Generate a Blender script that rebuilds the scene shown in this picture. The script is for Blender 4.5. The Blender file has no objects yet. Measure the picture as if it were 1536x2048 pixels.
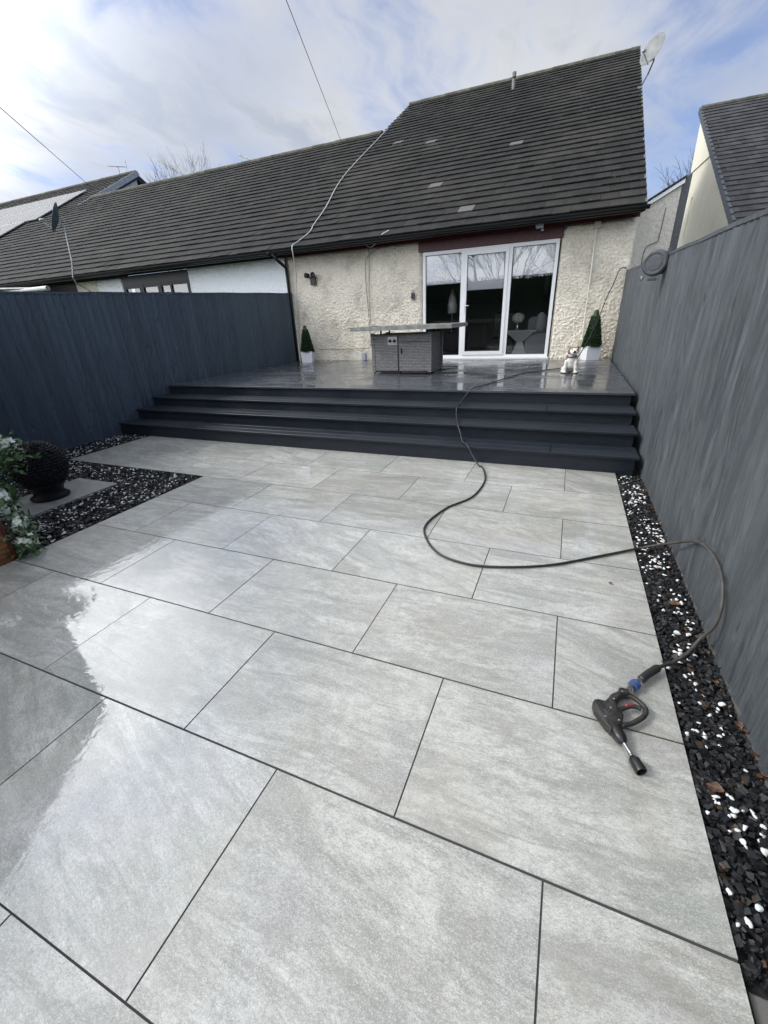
import bpy, bmesh, math, random
import numpy as np
from mathutils import Vector, Matrix, noise as mnoise
R = math.radians
S = bpy.context.scene
COL = S.collection

# ------------------------------------------------------------------ camera
yaw, pitch, roll = -0.4105, -0.4315, -0.0466
CAM = Vector((-0.5708, -0.7345, 1.4574))
cy, sy, cp, sp = math.cos(yaw), math.sin(yaw), math.cos(pitch), math.sin(pitch)
fwd = Vector((sy*cp, cy*cp, sp)); right = Vector((cy, -sy, 0)); down = fwd.cross(right)
c_, s_ = math.cos(roll), math.sin(roll)
r2 = c_*right - s_*down; d2 = s_*right + c_*down
cd = bpy.data.cameras.new('camera'); cam = bpy.data.objects.new('camera', cd); COL.objects.link(cam)
m3 = Matrix((r2, -d2, -fwd)).transposed()
cam.matrix_world = Matrix.Translation(CAM) @ m3.to_4x4()
cd.sensor_fit = 'HORIZONTAL'; cd.sensor_width = 36; cd.lens = 832.06/1536*36
cd.clip_start = 0.05; cd.clip_end = 2000
S.camera = cam

# ------------------------------------------------------------------ sky, sun, exposure
SUN_AZ, SUN_EL = -112.0, 41.0          # azimuth from +Y towards +X, elevation
sd = Vector((math.sin(R(SUN_AZ))*math.cos(R(SUN_EL)), math.cos(R(SUN_AZ))*math.cos(R(SUN_EL)), math.sin(R(SUN_EL))))
W = bpy.data.worlds.new('World'); S.world = W; W.use_nodes = True
nt = W.node_tree; nt.nodes.clear()
def N(nt, t, **k):
    n = nt.nodes.new(t)
    for a, b in k.items(): setattr(n, a, b)
    return n
def math_(nt, op, a, b=None, c=None, clamp=False):
    n = N(nt, 'ShaderNodeMath', operation=op, use_clamp=clamp)
    for i, v in enumerate((a, b, c)):
        if v is None: continue
        if isinstance(v, (int, float)): n.inputs[i].default_value = v
        else: nt.links.new(v, n.inputs[i])
    return n.outputs[0]
def vmath(nt, op, a, b=None):
    n = N(nt, 'ShaderNodeVectorMath', operation=op)
    for i, v in enumerate((a, b)):
        if v is None: continue
        if isinstance(v, (tuple, list, Vector)): n.inputs[i].default_value = v
        else: nt.links.new(v, n.inputs[i])
    return n
def mixc(nt, f, a, b, bt='MIX'):
    n = N(nt, 'ShaderNodeMix', data_type='RGBA', blend_type=bt)
    for s, v in ((0, f), (6, a), (7, b)):
        if isinstance(v, (int, float)): n.inputs[s].default_value = v
        elif isinstance(v, (tuple, list)): n.inputs[s].default_value = tuple(v)+((1,) if len(v) == 3 else ())
        else: nt.links.new(v, n.inputs[s])
    return n.outputs[2]
def noise_(nt, vec, scale, detail=3, rough=.5, dist=0, out=0):
    n = N(nt, 'ShaderNodeTexNoise'); n.inputs['Scale'].default_value = scale
    n.inputs['Detail'].default_value = detail; n.inputs['Roughness'].default_value = rough
    n.inputs['Distortion'].default_value = dist
    if vec is not None: nt.links.new(vec, n.inputs['Vector'])
    return n.outputs[out]
def ramp(nt, f, lo, hi, a=0., b=1.):
    n = N(nt, 'ShaderNodeMapRange', interpolation_type='SMOOTHSTEP')
    n.inputs[1].default_value = lo; n.inputs[2].default_value = hi
    n.inputs[3].default_value = a; n.inputs[4].default_value = b
    nt.links.new(f, n.inputs[0]); return n.outputs[0]
def mapping(nt, vec, scale=(1, 1, 1), rot=(0, 0, 0), loc=(0, 0, 0)):
    n = N(nt, 'ShaderNodeMapping'); nt.links.new(vec, n.inputs[0])
    n.inputs[1].default_value = loc; n.inputs[2].default_value = rot; n.inputs[3].default_value = scale
    return n.outputs[0]

sky = N(nt, 'ShaderNodeTexSky', sky_type='NISHITA', sun_disc=False)
sky.sun_elevation = R(SUN_EL); sky.sun_rotation = R(SUN_AZ)
sky.air_density = 1.0; sky.dust_density = 1.2; sky.ozone_density = 2.0
tc = N(nt, 'ShaderNodeTexCoord').outputs['Generated']
sep = N(nt, 'ShaderNodeSeparateXYZ'); nt.links.new(tc, sep.inputs[0])
zc = math_(nt, 'MAXIMUM', math_(nt, 'ADD', sep.outputs[2], 0.16), 0.05)
comb = N(nt, 'ShaderNodeCombineXYZ')
nt.links.new(math_(nt, 'DIVIDE', sep.outputs[0], zc), comb.inputs[0])
nt.links.new(math_(nt, 'DIVIDE', sep.outputs[1], zc), comb.inputs[1])
cpv = comb.outputs[0]
warp = noise_(nt, mapping(nt, cpv, (1, 1, 1), (0, 0, 0), (2.2, 5.1, 0)), 1.3, 3, .5, 0, 1)
wv_ = vmath(nt, 'SCALE', vmath(nt, 'SUBTRACT', warp, (.5, .5, .5)).outputs[0]); wv_.inputs[3].default_value = .55
cq = vmath(nt, 'ADD', cpv, wv_.outputs[0]).outputs[0]
big = noise_(nt, mapping(nt, cq, (1, 1, 1), (0, 0, R(35)), (3.1, 1.7, 0)), 0.75, 2, .5, .2)
med = noise_(nt, mapping(nt, cq, (1.0, .55, 1), (0, 0, R(-52)), (7.3, 2.2, 0)), 2.0, 6, .56, .3)
fine = noise_(nt, mapping(nt, cq, (1, .5, 1), (0, 0, R(-52)), (.3, 8.2, 4)), 7.0, 6, .62, .3)
dens = math_(nt, 'ADD', math_(nt, 'MULTIPLY', big, .62), math_(nt, 'MULTIPLY', med, .80))
dens = math_(nt, 'ADD', dens, math_(nt, 'MULTIPLY', fine, .26))
# more cloud towards the sun side, thinner veil on the right
BANK = Vector((math.sin(R(-66))*math.cos(R(37)), math.cos(R(-66))*math.cos(R(37)), math.sin(R(37))))   # brightest bank of thin cloud
dv = vmath(nt, 'DOT_PRODUCT', tc, tuple(BANK)).outputs['Value']
dens = math_(nt, 'ADD', dens, math_(nt, 'MULTIPLY', dv, .15))
behind = math_(nt, 'MAXIMUM', vmath(nt, 'DOT_PRODUCT', tc, (-.55, -.80, .22)).outputs['Value'], 0)      # thick bright cloud bank behind the camera
dens = math_(nt, 'ADD', dens, math_(nt, 'MULTIPLY', behind, .8))
dens = math_(nt, 'ADD', dens, math_(nt, 'MULTIPLY', sep.outputs[0], -.07))
dens = math_(nt, 'ADD', dens, ramp(nt, sep.outputs[2], .08, .34, -.30, 0))
cover = ramp(nt, dens, .72, 1.02, .16, 1.0)
thick = ramp(nt, math_(nt, 'ADD', math_(nt, 'MULTIPLY', med, .7), math_(nt, 'MULTIPLY', fine, .3)), .38, .62, 1.10, .76)
glow = math_(nt, 'POWER', math_(nt, 'MAXIMUM', dv, 0), 32.0)
cb = math_(nt, 'ADD', math_(nt, 'ADD', 4.5, math_(nt, 'MULTIPLY', glow, 20.0)), math_(nt, 'MULTIPLY', behind, 13.0))
cb = math_(nt, 'MULTIPLY', cb, thick)
tintc = mixc(nt, ramp(nt, thick, .66, 1.0), (.84, .95, 1.17), (.97, .99, 1.02))
cloudc = vmath(nt, 'SCALE', tintc); nt.links.new(cb, cloudc.inputs[3])
skyc = mixc(nt, 1.0, sky.outputs[0], (.74, .78, .98), 'MULTIPLY')
out = mixc(nt, cover, skyc, cloudc.outputs[0])
bg = N(nt, 'ShaderNodeBackground'); bg.inputs[1].default_value = 0.12
wo = N(nt, 'ShaderNodeOutputWorld'); nt.links.new(out, bg.inputs[0]); nt.links.new(bg.outputs[0], wo.inputs[0])

sl = bpy.data.lights.new('sun', 'SUN'); sl.energy = 1.5; sl.angle = R(12); sl.color = (1, .95, .87)
so = bpy.data.objects.new('sun', sl); COL.objects.link(so); so.rotation_euler = sd.to_track_quat('Z', 'Y').to_euler()
S.view_settings.view_transform = 'Standard'; S.view_settings.look = 'None'
S.view_settings.exposure = 0.5; S.view_settings.gamma = 1
S.render.resolution_x = 768; S.render.resolution_y = 1024
S.render.engine = 'CYCLES'
S.cycles.max_bounces = 8; S.cycles.transparent_max_bounces = 12

# ------------------------------------------------------------------ materials
MATS = {}
def mat(name, col=(.5, .5, .5), rough=.6, metal=0, spec=None, coat=0, coatr=.05, fn=None, emit=None):
    if name in MATS: return MATS[name]
    m = bpy.data.materials.new(name); m.use_nodes = True
    t = m.node_tree; b = t.nodes['Principled BSDF']
    b.inputs['Base Color'].default_value = (*col, 1); b.inputs['Roughness'].default_value = rough
    b.inputs['Metallic'].default_value = metal
    if spec is not None: b.inputs['Specular IOR Level'].default_value = spec
    b.inputs['Coat Weight'].default_value = coat; b.inputs['Coat Roughness'].default_value = coatr
    if fn: fn(t, b)
    MATS[name] = m; return m
def obco(t): return N(t, 'ShaderNodeTexCoord').outputs['Object']
def geopos(t): return N(t, 'ShaderNodeNewGeometry').outputs['Position']
def bump(t, b, h, strength=.5, dist=.01, sock='Normal'):
    n = N(t, 'ShaderNodeBump'); n.inputs['Strength'].default_value = strength; n.inputs['Distance'].default_value = dist
    t.links.new(h, n.inputs['Height']); t.links.new(n.outputs[0], b.inputs[sock]); return n
def varied(c1, c2, scale, sc=(1, 1, 1), bscale=None, bstr=.3, bdist=.003, detail=4, lo=.35, hi=.65):
    def fn(t, b):
        v = mapping(t, geopos(t), sc); n = noise_(t, v, scale, detail, .6)
        t.links.new(mixc(t, ramp(t, n, lo, hi), c1, c2), b.inputs['Base Color'])
        if bscale: bump(t, b, noise_(t, v, bscale, 4, .6), bstr, bdist)
    return fn

def paver_fn(t, b):
    p = geopos(t)
    a = N(t, 'ShaderNodeAttribute', attribute_name='rnd'); sp_ = N(t, 'ShaderNodeSeparateColor'); t.links.new(a.outputs['Color'], sp_.inputs[0])
    off = vmath(t, 'SCALE', a.outputs['Vector']); off.inputs[3].default_value = 37.0
    vr = N(t, 'ShaderNodeVectorRotate', rotation_type='Z_AXIS'); t.links.new(p, vr.inputs['Vector'])
    t.links.new(sp_.outputs[2], vr.inputs['Angle'])
    q = vmath(t, 'ADD', vr.outputs[0], off.outputs[0]).outputs[0]
    st = noise_(t, mapping(t, q, (1.0, 3.4, 1)), 1.7, 7, .72, 1.0)
    st2 = noise_(t, mapping(t, q, (1.0, 7, 1)), 2.6, 6, .68, .8)
    blot = noise_(t, q, 2.6, 6, .68, .5)
    mid = noise_(t, mapping(t, q, (1, 1.5, 1)), 17, 6, .78, .3)
    grain = noise_(t, mapping(t, q, (1, 1.8, 1)), 95, 4, .8, .3)
    grain2 = noise_(t, mapping(t, q, (1, 1.5, 1), (0, 0, .5)), 260, 3, .7)
    c = mixc(t, ramp(t, st, .40, .60), (.37, .372, .352), (.60, .602, .582))
    c = mixc(t, math_(t, 'MULTIPLY', ramp(t, st2, .50, .66), .62), c, (.235, .23, .205))
    c = mixc(t, math_(t, 'MULTIPLY', ramp(t, blot, .52, .66), .55), c, (.385, .375, .34))
    c = mixc(t, math_(t, 'MULTIPLY', ramp(t, noise_(t, q, 1.9, 4, .6), .53, .66), .50), c, (.335, .37, .345))
    c = mixc(t, math_(t, 'MULTIPLY', ramp(t, noise_(t, vmath(t, 'ADD', q, (5, 9, 2)).outputs[0], 2.3, 4, .6), .53, .66), .40), c, (.45, .44, .475))
    c = mixc(t, ramp(t, mid, .42, .62, .0, .48), c, (.27, .27, .25))
    c = mixc(t, ramp(t, grain, .46, .62, .0, .42), c, (.22, .22, .20))
    c = mixc(t, ramp(t, grain, .44, .30, .0, .6), c, (.76, .76, .745))
    c = mixc(t, ramp(t, grain2, .54, .66, .0, .55), c, (.74, .74, .73))
    c = mixc(t, ramp(t, grain2, .46, .34, .0, .55), c, (.18, .18, .165))
    wc = noise_(t, vmath(t, 'ADD', p, off.outputs[0]).outputs[0], 1.5, 6, .62, .8)
    c = mixc(t, math_(t, 'MULTIPLY', ramp(t, wc, .50, .66), .26), c, (.40, .375, .33))
    wd = noise_(t, mapping(t, q, (1, 2.2, 1), (0, 0, 0), (4, 1, 0)), 2.1, 6, .66, .9)
    c = mixc(t, math_(t, 'MULTIPLY', ramp(t, wd, .56, .68), .45), c, (.27, .265, .24))
    c = mixc(t, 1.0, c, (1.0, 1.0, .972), 'MULTIPLY')
    k = math_(t, 'ADD', .91, math_(t, 'MULTIPLY', sp_.outputs[0], .16))
    kk = vmath(t, 'SCALE', c); t.links.new(k, kk.inputs[3])
    t.links.new(kk.outputs[0], b.inputs['Base Color'])
    wet = noise_(t, p, 1.1, 4, .55, .4)
    t.links.new(ramp(t, wet, .3, .7, .35, .55), b.inputs['Roughness'])
    b.inputs['Coat IOR'].default_value = 1.85
    t.links.new(ramp(t, wet, .32, .6, 1.0, .85), b.inputs['Coat Weight'])
    t.links.new(ramp(t, noise_(t, p, 2.3, 3), .3, .7, .008, .03), b.inputs['Coat Roughness'])
    h = math_(t, 'ADD', math_(t, 'MULTIPLY', grain, .6), math_(t, 'MULTIPLY', grain2, .4))
    bump(t, b, h, .35, .002)
    wv = noise_(t, mapping(t, p, (1, 1, 1)), 13, 2, .6, 1.0)
    wg = math_(t, 'ADD', math_(t, 'MULTIPLY', wv, 1.0), math_(t, 'MULTIPLY', grain, .05))
    bump(t, b, wg, .14, .0045, 'Coat Normal')

def wet_deck_fn(t, b):
    p = geopos(t)
    a = N(t, 'ShaderNodeAttribute', attribute_name='rnd'); sp_ = N(t, 'ShaderNodeSeparateColor'); t.links.new(a.outputs['Color'], sp_.inputs[0])
    g = noise_(t, mapping(t, p, (1, 14, 1)), 6, 4, .6)
    c = mixc(t, ramp(t, g, .3, .7), (.030, .036, .045), (.052, .060, .072))
    kk = vmath(t, 'SCALE', c); t.links.new(math_(t, 'ADD', .85, math_(t, 'MULTIPLY', sp_.outputs[0], .3)), kk.inputs[3])
    t.links.new(kk.outputs[0], b.inputs['Base Color'])
    w = noise_(t, mapping(t, p, (.8, 1.6, 1)), 1.6, 4, .55, .3)
    t.links.new(ramp(t, w, .42, .62, .05, .30), b.inputs['Coat Roughness'])
    b.inputs['Coat Weight'].default_value = 1.0; b.inputs['Coat IOR'].default_value = 1.36
    b.inputs['Roughness'].default_value = .5
    wv = N(t, 'ShaderNodeTexWave', wave_type='BANDS', bands_direction='Y'); t.links.new(p, wv.inputs[0]); wv.inputs['Scale'].default_value = 28
    bump(t, b, math_(t, 'ADD', math_(t, 'MULTIPLY', wv.outputs[1], .5), g), .5, .002)
    n2 = noise_(t, mapping(t, p, (.35, 2.4, 1)), 7, 3, .5)
    bump(t, b, math_(t, 'ADD', n2, math_(t, 'MULTIPLY', math_(t, 'MULTIPLY', wv.outputs[1], ramp(t, w, .42, .62, .0, 1.)), .25)), .30, .004, 'Coat Normal')

def step_fn(t, b):
    p = geopos(t)
    g = noise_(t, mapping(t, p, (1, 16, 16)), 7, 4, .6); g2 = noise_(t, p, 1.4, 3)
    c = mixc(t, ramp(t, g, .3, .7), (.009, .013, .020), (.017, .022, .031))
    t.links.new(c, b.inputs['Base Color'])
    t.links.new(ramp(t, g2, .35, .65, .35, .6), b.inputs['Roughness']); b.inputs['Specular IOR Level'].default_value = .35
    bump(t, b, g, .4, .0015)

def fence_fn(k3, flat=0.0):
  def fn(t, b):
      p = geopos(t)
      a = N(t, 'ShaderNodeAttribute', attribute_name='rnd'); sp_ = N(t, 'ShaderNodeSeparateColor'); t.links.new(a.outputs['Color'], sp_.inputs[0])
      off = vmath(t, 'SCALE', a.outputs['Vector']); off.inputs[3].default_value = 11.0
      q = vmath(t, 'ADD', p, off.outputs[0]).outputs[0]
      g = noise_(t, mapping(t, q, (3.3, 3.3, .50)), 3.0, 8, .64, 1.9)
      g2 = noise_(t, mapping(t, q, (15, 15, 2.2)), 3, 6, .72, 1.2)
      g3 = noise_(t, mapping(t, q, (1, 1, .35)), 44, 4, .7); pm = ramp(t, noise_(t, mapping(t, q, (1, 1, .5)), 4.5, 3, .5), .56, .66, 0, 1)
      bl = noise_(t, mapping(t, p, (1, 1, .6)), 1.1, 4, .6)
      c = mixc(t, ramp(t, g, .36, .62), (.036, .045, .054), (.092, .104, .114))
      c = mixc(t, ramp(t, bl, .4, .7, 0, .5), c, (.100, .112, .118))
      c = mixc(t, ramp(t, g2, .55, .72, 0, .40), c, (.165, .176, .180))
      kn = N(t, 'ShaderNodeTexVoronoi', feature='F1'); kn.inputs['Scale'].default_value = 1.0
      t.links.new(mapping(t, q, (6, 6, 2.6)), kn.inputs['Vector'])
      c = mixc(t, ramp(t, kn.outputs['Distance'], .04, .12, .6, 0), c, (.03, .038, .045))
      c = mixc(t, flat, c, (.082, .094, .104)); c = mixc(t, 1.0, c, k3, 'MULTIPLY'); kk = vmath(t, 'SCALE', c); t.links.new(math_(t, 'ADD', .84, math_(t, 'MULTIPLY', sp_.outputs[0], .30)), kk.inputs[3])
      t.links.new(kk.outputs[0], b.inputs['Base Color'])
      b.inputs['Roughness'].default_value = .55
      kh = ramp(t, kn.outputs['Distance'], .0, .16, 0, .5)
      h = math_(t, 'ADD', math_(t, 'ADD', math_(t, 'ADD', g, math_(t, 'MULTIPLY', g2, .30)), kh), math_(t, 'MULTIPLY', math_(t, 'MULTIPLY', g3, pm), .35))
      bump(t, b, h, 1.0, .028)
  return fn

def tile_fn(c1, c2, moss=(.05, .05, .040)):
    def fn(t, b):
        p = geopos(t)
        a = N(t, 'ShaderNodeAttribute', attribute_name='rnd'); sp_ = N(t, 'ShaderNodeSeparateColor'); t.links.new(a.outputs['Color'], sp_.inputs[0])
        n = noise_(t, p, 5, 5, .65); n2 = noise_(t, p, 45, 3, .7); n3 = noise_(t, mapping(t, p, (1, .5, 1)), .55, 4, .6)
        c = mixc(t, ramp(t, n, .3, .7), c1, c2)
        c = mixc(t, ramp(t, n3, .45, .7, 0, .55), c, moss)
        c = mixc(t, ramp(t, n2, .58, .76, 0, .45), c, (.11, .107, .10))
        lich = noise_(t, p, 14, 3, .5, .2)
        c = mixc(t, ramp(t, lich, .74, .78, 0, .8), c, (.36, .36, .32))
        k = math_(t, 'ADD', .70, math_(t, 'MULTIPLY', sp_.outputs[0], .45))
        kk = vmath(t, 'SCALE', c); t.links.new(k, kk.inputs[3])
        odd = math_(t, 'GREATER_THAN', sp_.outputs[1], .5)
        t.links.new(mixc(t, odd, kk.outputs[0], (.125, .118, .122)), b.inputs['Base Color'])
        b.inputs['Roughness'].default_value = .8; b.inputs['Specular IOR Level'].default_value = .22
        bump(t, b, math_(t, 'ADD', n2, n), .5, .004)
    return fn

def render_fn(c1, c2, scale=34, dist=.012, stain=(.23, .21, .16), stainamt=.5):
    def fn(t, b):
        p = geopos(t)
        n = noise_(t, mapping(t, p, (1, 1, 1.35), (0, R(28), 0)), scale, 3, .5, .5)
        big_ = noise_(t, p, 1.6, 4, .6)
        c = mixc(t, ramp(t, n, .33, .62), c1, c2)
        c = mixc(t, ramp(t, big_, .45, .75, 0, stainamt), c, stain)
        v = N(t, 'ShaderNodeTexVoronoi', feature='F1'); v.inputs['Scale'].default_value = 9; t.links.new(p, v.inputs['Vector'])
        c = mixc(t, ramp(t, v.outputs['Distance'], .05, .09, .5, 0), c, (.12, .10, .08))
        t.links.new(c, b.inputs['Base Color']); b.inputs['Roughness'].default_value = .85
        bump(t, b, n, .9, dist)
    return fn

M_paver = mat('wet_porcelain', rough=.4, fn=paver_fn)
M_deck = mat('wet_composite_deck', fn=wet_deck_fn)
M_step = mat('composite_step', fn=step_fn)
M_fence = mat('grey_painted_fence', fn=fence_fn((.98, 1, 1.02), .15))
M_fence_shade = mat('shade_tinted_fence', fn=fence_fn((.74, .90, 1.03), .6))  # fence paint again, with the blue of the shade put into its colour
M_tileA = mat('roof_tile_dark', fn=tile_fn((.014, .0138, .0135), (.028, .027, .0255)))
M_tileB = mat('roof_tile_slate', fn=tile_fn((.040, .040, .044), (.066, .066, .072), (.06, .062, .062)))
M_ridge = mat('ridge_tile', fn=tile_fn((.075, .072, .060), (.14, .135, .105)))
M_dash = mat('cream_roughcast', fn=render_fn((.66, .60, .485), (.86, .80, .685)))
M_dash2 = mat('grey_roughcast', fn=render_fn((.50, .47, .41), (.64, .61, .55), 16, .006, (.4, .38, .33), .5))
M_white = mat('white_roughcast', fn=render_fn((.80, .83, .88), (.90, .92, .95), 34, .012, (.74, .77, .8), .3))
M_cream = mat('cream_smooth_render', fn=render_fn((.76, .72, .60), (.84, .80, .68), 26, .004, (.62, .55, .40), .3))
M_upvc = mat('white_upvc', (.80, .81, .82), .22)
M_gasket = mat('black_gasket', (.02, .02, .02), .5)
M_red = mat('dark_red_timber', fn=varied((.050, .007, .010), (.085, .012, .016), 12, (1, 1, 3)), rough=.4)
M_black = mat('black_plastic', (.012, .012, .013), .35)
M_gutter = mat('black_gutter', (.008, .009, .011), .4, spec=.35)
M_joint = mat('dark_joint', (.045, .043, .045), .8)
M_chip = mat('black_slate_chip', rough=.5, spec=.35, fn=None)
def chip_fn(t, b):
    a = N(t, 'ShaderNodeAttribute', attribute_name='rnd'); t.links.new(a.outputs['Color'], b.inputs['Base Color'])
    bump(t, b, noise_(t, geopos(t), 120, 3), .4, .002)
chip_fn(M_chip.node_tree, M_chip.node_tree.nodes['Principled BSDF'])
M_soil = mat('dark_soil', fn=varied((.010, .010, .011), (.03, .028, .026), 30, bscale=60, bdist=.01))
M_pebble = mat('white_pebble', rough=.35, fn=varied((.62, .63, .62), (.86, .87, .87), 40))
M_conc = mat('concrete', fn=varied((.085, .082, .074), (.14, .135, .125), 6, bscale=80), rough=.7)
M_leafdead = mat('dead_leaf', fn=varied((.045, .020, .010), (.15, .075, .035), 35), rough=.6)
M_wicker = mat('grey_wicker', (.08, .08, .085), .55)
def wick_fn(t, b):
    p = geopos(t)
    w = N(t, 'ShaderNodeTexWave', wave_type='BANDS', bands_direction='Z'); w.inputs['Scale'].default_value = 13; t.links.new(p, w.inputs[0])
    w2 = N(t, 'ShaderNodeTexWave', wave_type='BANDS', bands_direction='DIAGONAL'); w2.inputs['Scale'].default_value = 20; t.links.new(mapping(t, p, (1, 1, 0)), w2.inputs[0])
    w3 = math_(t, 'MULTIPLY', w.outputs[1], math_(t, 'ADD', .5, math_(t, 'MULTIPLY', w2.outputs[1], .5)))
    n = noise_(t, mapping(t, p, (2, 2, 30)), 6, 3)
    c = mixc(t, w3, (.07, .068, .07), mixc(t, ramp(t, n, .38, .62), (.17, .168, .175), (.40, .39, .395)))
    t.links.new(c, b.inputs['Base Color']); bump(t, b, w3, .8, .006)
wick_fn(M_wicker.node_tree, M_wicker.node_tree.nodes['Principled BSDF'])
M_tabletop = mat('grey_slat_top', fn=varied((.16, .165, .15), (.26, .265, .25), 9, (1, 6, 1), 40), rough=.5)
M_planter = mat('white_planter', (.78, .80, .84), .35)
M_topiary = mat('topiary_leaf', fn=varied((.008, .028, .010), (.030, .075, .028), 30), rough=.6)
M_hose = mat('black_hose', (.022, .022, .022), .42)
M_hose2 = mat('dusty_hose', fn=varied((.045, .042, .038), (.075, .070, .062), 25), rough=.6)
M_steel = mat('steel', (.62, .62, .60), .22, 1)
M_brass = mat('brass_fitting', (.35, .26, .17), .35, 1)
M_blue = mat('blue_plastic', (.035, .075, .20), .45)
M_gunm = mat('gun_plastic', fn=varied((.015, .0145, .014), (.036, .034, .032), 60, bscale=200), rough=.55)
M_pink = mat('red_trigger', (.22, .045, .06), .45)
M_greym = mat('grey_moulding', fn=varied((.050, .056, .064), (.075, .083, .090), 20), rough=.5)
M_dish = mat('dish_grey', fn=varied((.14, .15, .15), (.19, .20, .20), 6), rough=.5)
M_dishd = mat('dish_dark', fn=varied((.10, .13, .15), (.16, .19, .21), 8), rough=.5)
M_galv = mat('galvanised', fn=varied((.30, .31, .30), (.48, .49, .47), 20), rough=.5, metal=.5)
M_solar = mat('solar_glass', (.13, .13, .135), .55, spec=.3)
M_alu = mat('aluminium_edge', (.6, .6, .6), .35, .8)
M_cablew = mat('white_cable', (.55, .56, .55), .5)
M_cableg = mat('grey_cable', (.20, .19, .165), .6)
M_wire = mat('red_wire', (.22, .05, .07), .5)
M_wired = mat('dark_wire', (.06, .05, .06), .5)
M_conduit = mat('white_conduit', (.74, .73, .66), .4)
M_jbox = mat('cream_box', (.50, .49, .38), .5)
M_sock = mat('grey_socket', (.34, .38, .46), .4)
M_bark = mat('bark', fn=varied((.055, .042, .035), (.12, .10, .085), 20), rough=.85)
M_wood = mat('stained_wood', fn=varied((.16, .065, .022), (.30, .13, .05), 8, (1, 1, 6)), rough=.5)
M_woodred = mat('dark_red_wood', (.09, .016, .012), .5)
M_petal = mat('white_petal', fn=varied((.66, .74, .58), (.88, .90, .80), 30), rough=.5)
M_leaf = mat('green_leaf', fn=varied((.02, .055, .018), (.07, .15, .045), 18), rough=.45)
M_stem = mat('stem', (.10, .075, .045), .7)
M_ball = mat('black_ball', (.0018, .0018, .004), .55, spec=.25)
M_dogw = mat('dog_glaze', rough=.25, coat=.6)
def dog_fn(t, b):
    a = N(t, 'ShaderNodeAttribute', attribute_name='tint'); t.links.new(a.outputs['Color'], b.inputs['Base Color'])
dog_fn(M_dogw.node_tree, M_dogw.node_tree.nodes['Principled BSDF'])
M_room = mat('room_wall', (.22, .22, .225), .8)
M_roomf = mat('room_floor', (.12, .11, .10), .3)
M_blind = mat('roller_blind', (.93, .95, .98), .7)
M_whiteg = mat('white_gloss', (.8, .8, .8), .25)
M_sofa = mat('sofa_grey', (.45, .47, .50), .8)
M_blackdoor = mat('black_door_paint', (.006, .008, .010), .4, spec=.3)
M_grass = mat('lawn', fn=varied((.03, .05, .02), (.06, .08, .035), 3, bscale=60), rough=.9)
M_glass = bpy.data.materials.new('window_glass'); M_glass.use_nodes = True
_t = M_glass.node_tree; _t.nodes.clear()
_o = N(_t, 'ShaderNodeOutputMaterial'); _tr = N(_t, 'ShaderNodeBsdfTransparent'); _gl = N(_t, 'ShaderNodeBsdfGlossy')
_tr.inputs[0].default_value = (.97, .98, .985, 1); _gl.inputs['Roughness'].default_value = .0
_fr = N(_t, 'ShaderNodeFresnel'); _fr.inputs[0].default_value = 1.8; _mx = N(_t, 'ShaderNodeMixShader')
_t.links.new(math_(_t, 'MULTIPLY', _fr.outputs[0], 2.0, clamp=True), _mx.inputs[0]); _t.links.new(_tr.outputs[0], _mx.inputs[1])
_t.links.new(_gl.outputs[0], _mx.inputs[2]); _t.links.new(_mx.outputs[0], _o.inputs[0])

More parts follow.
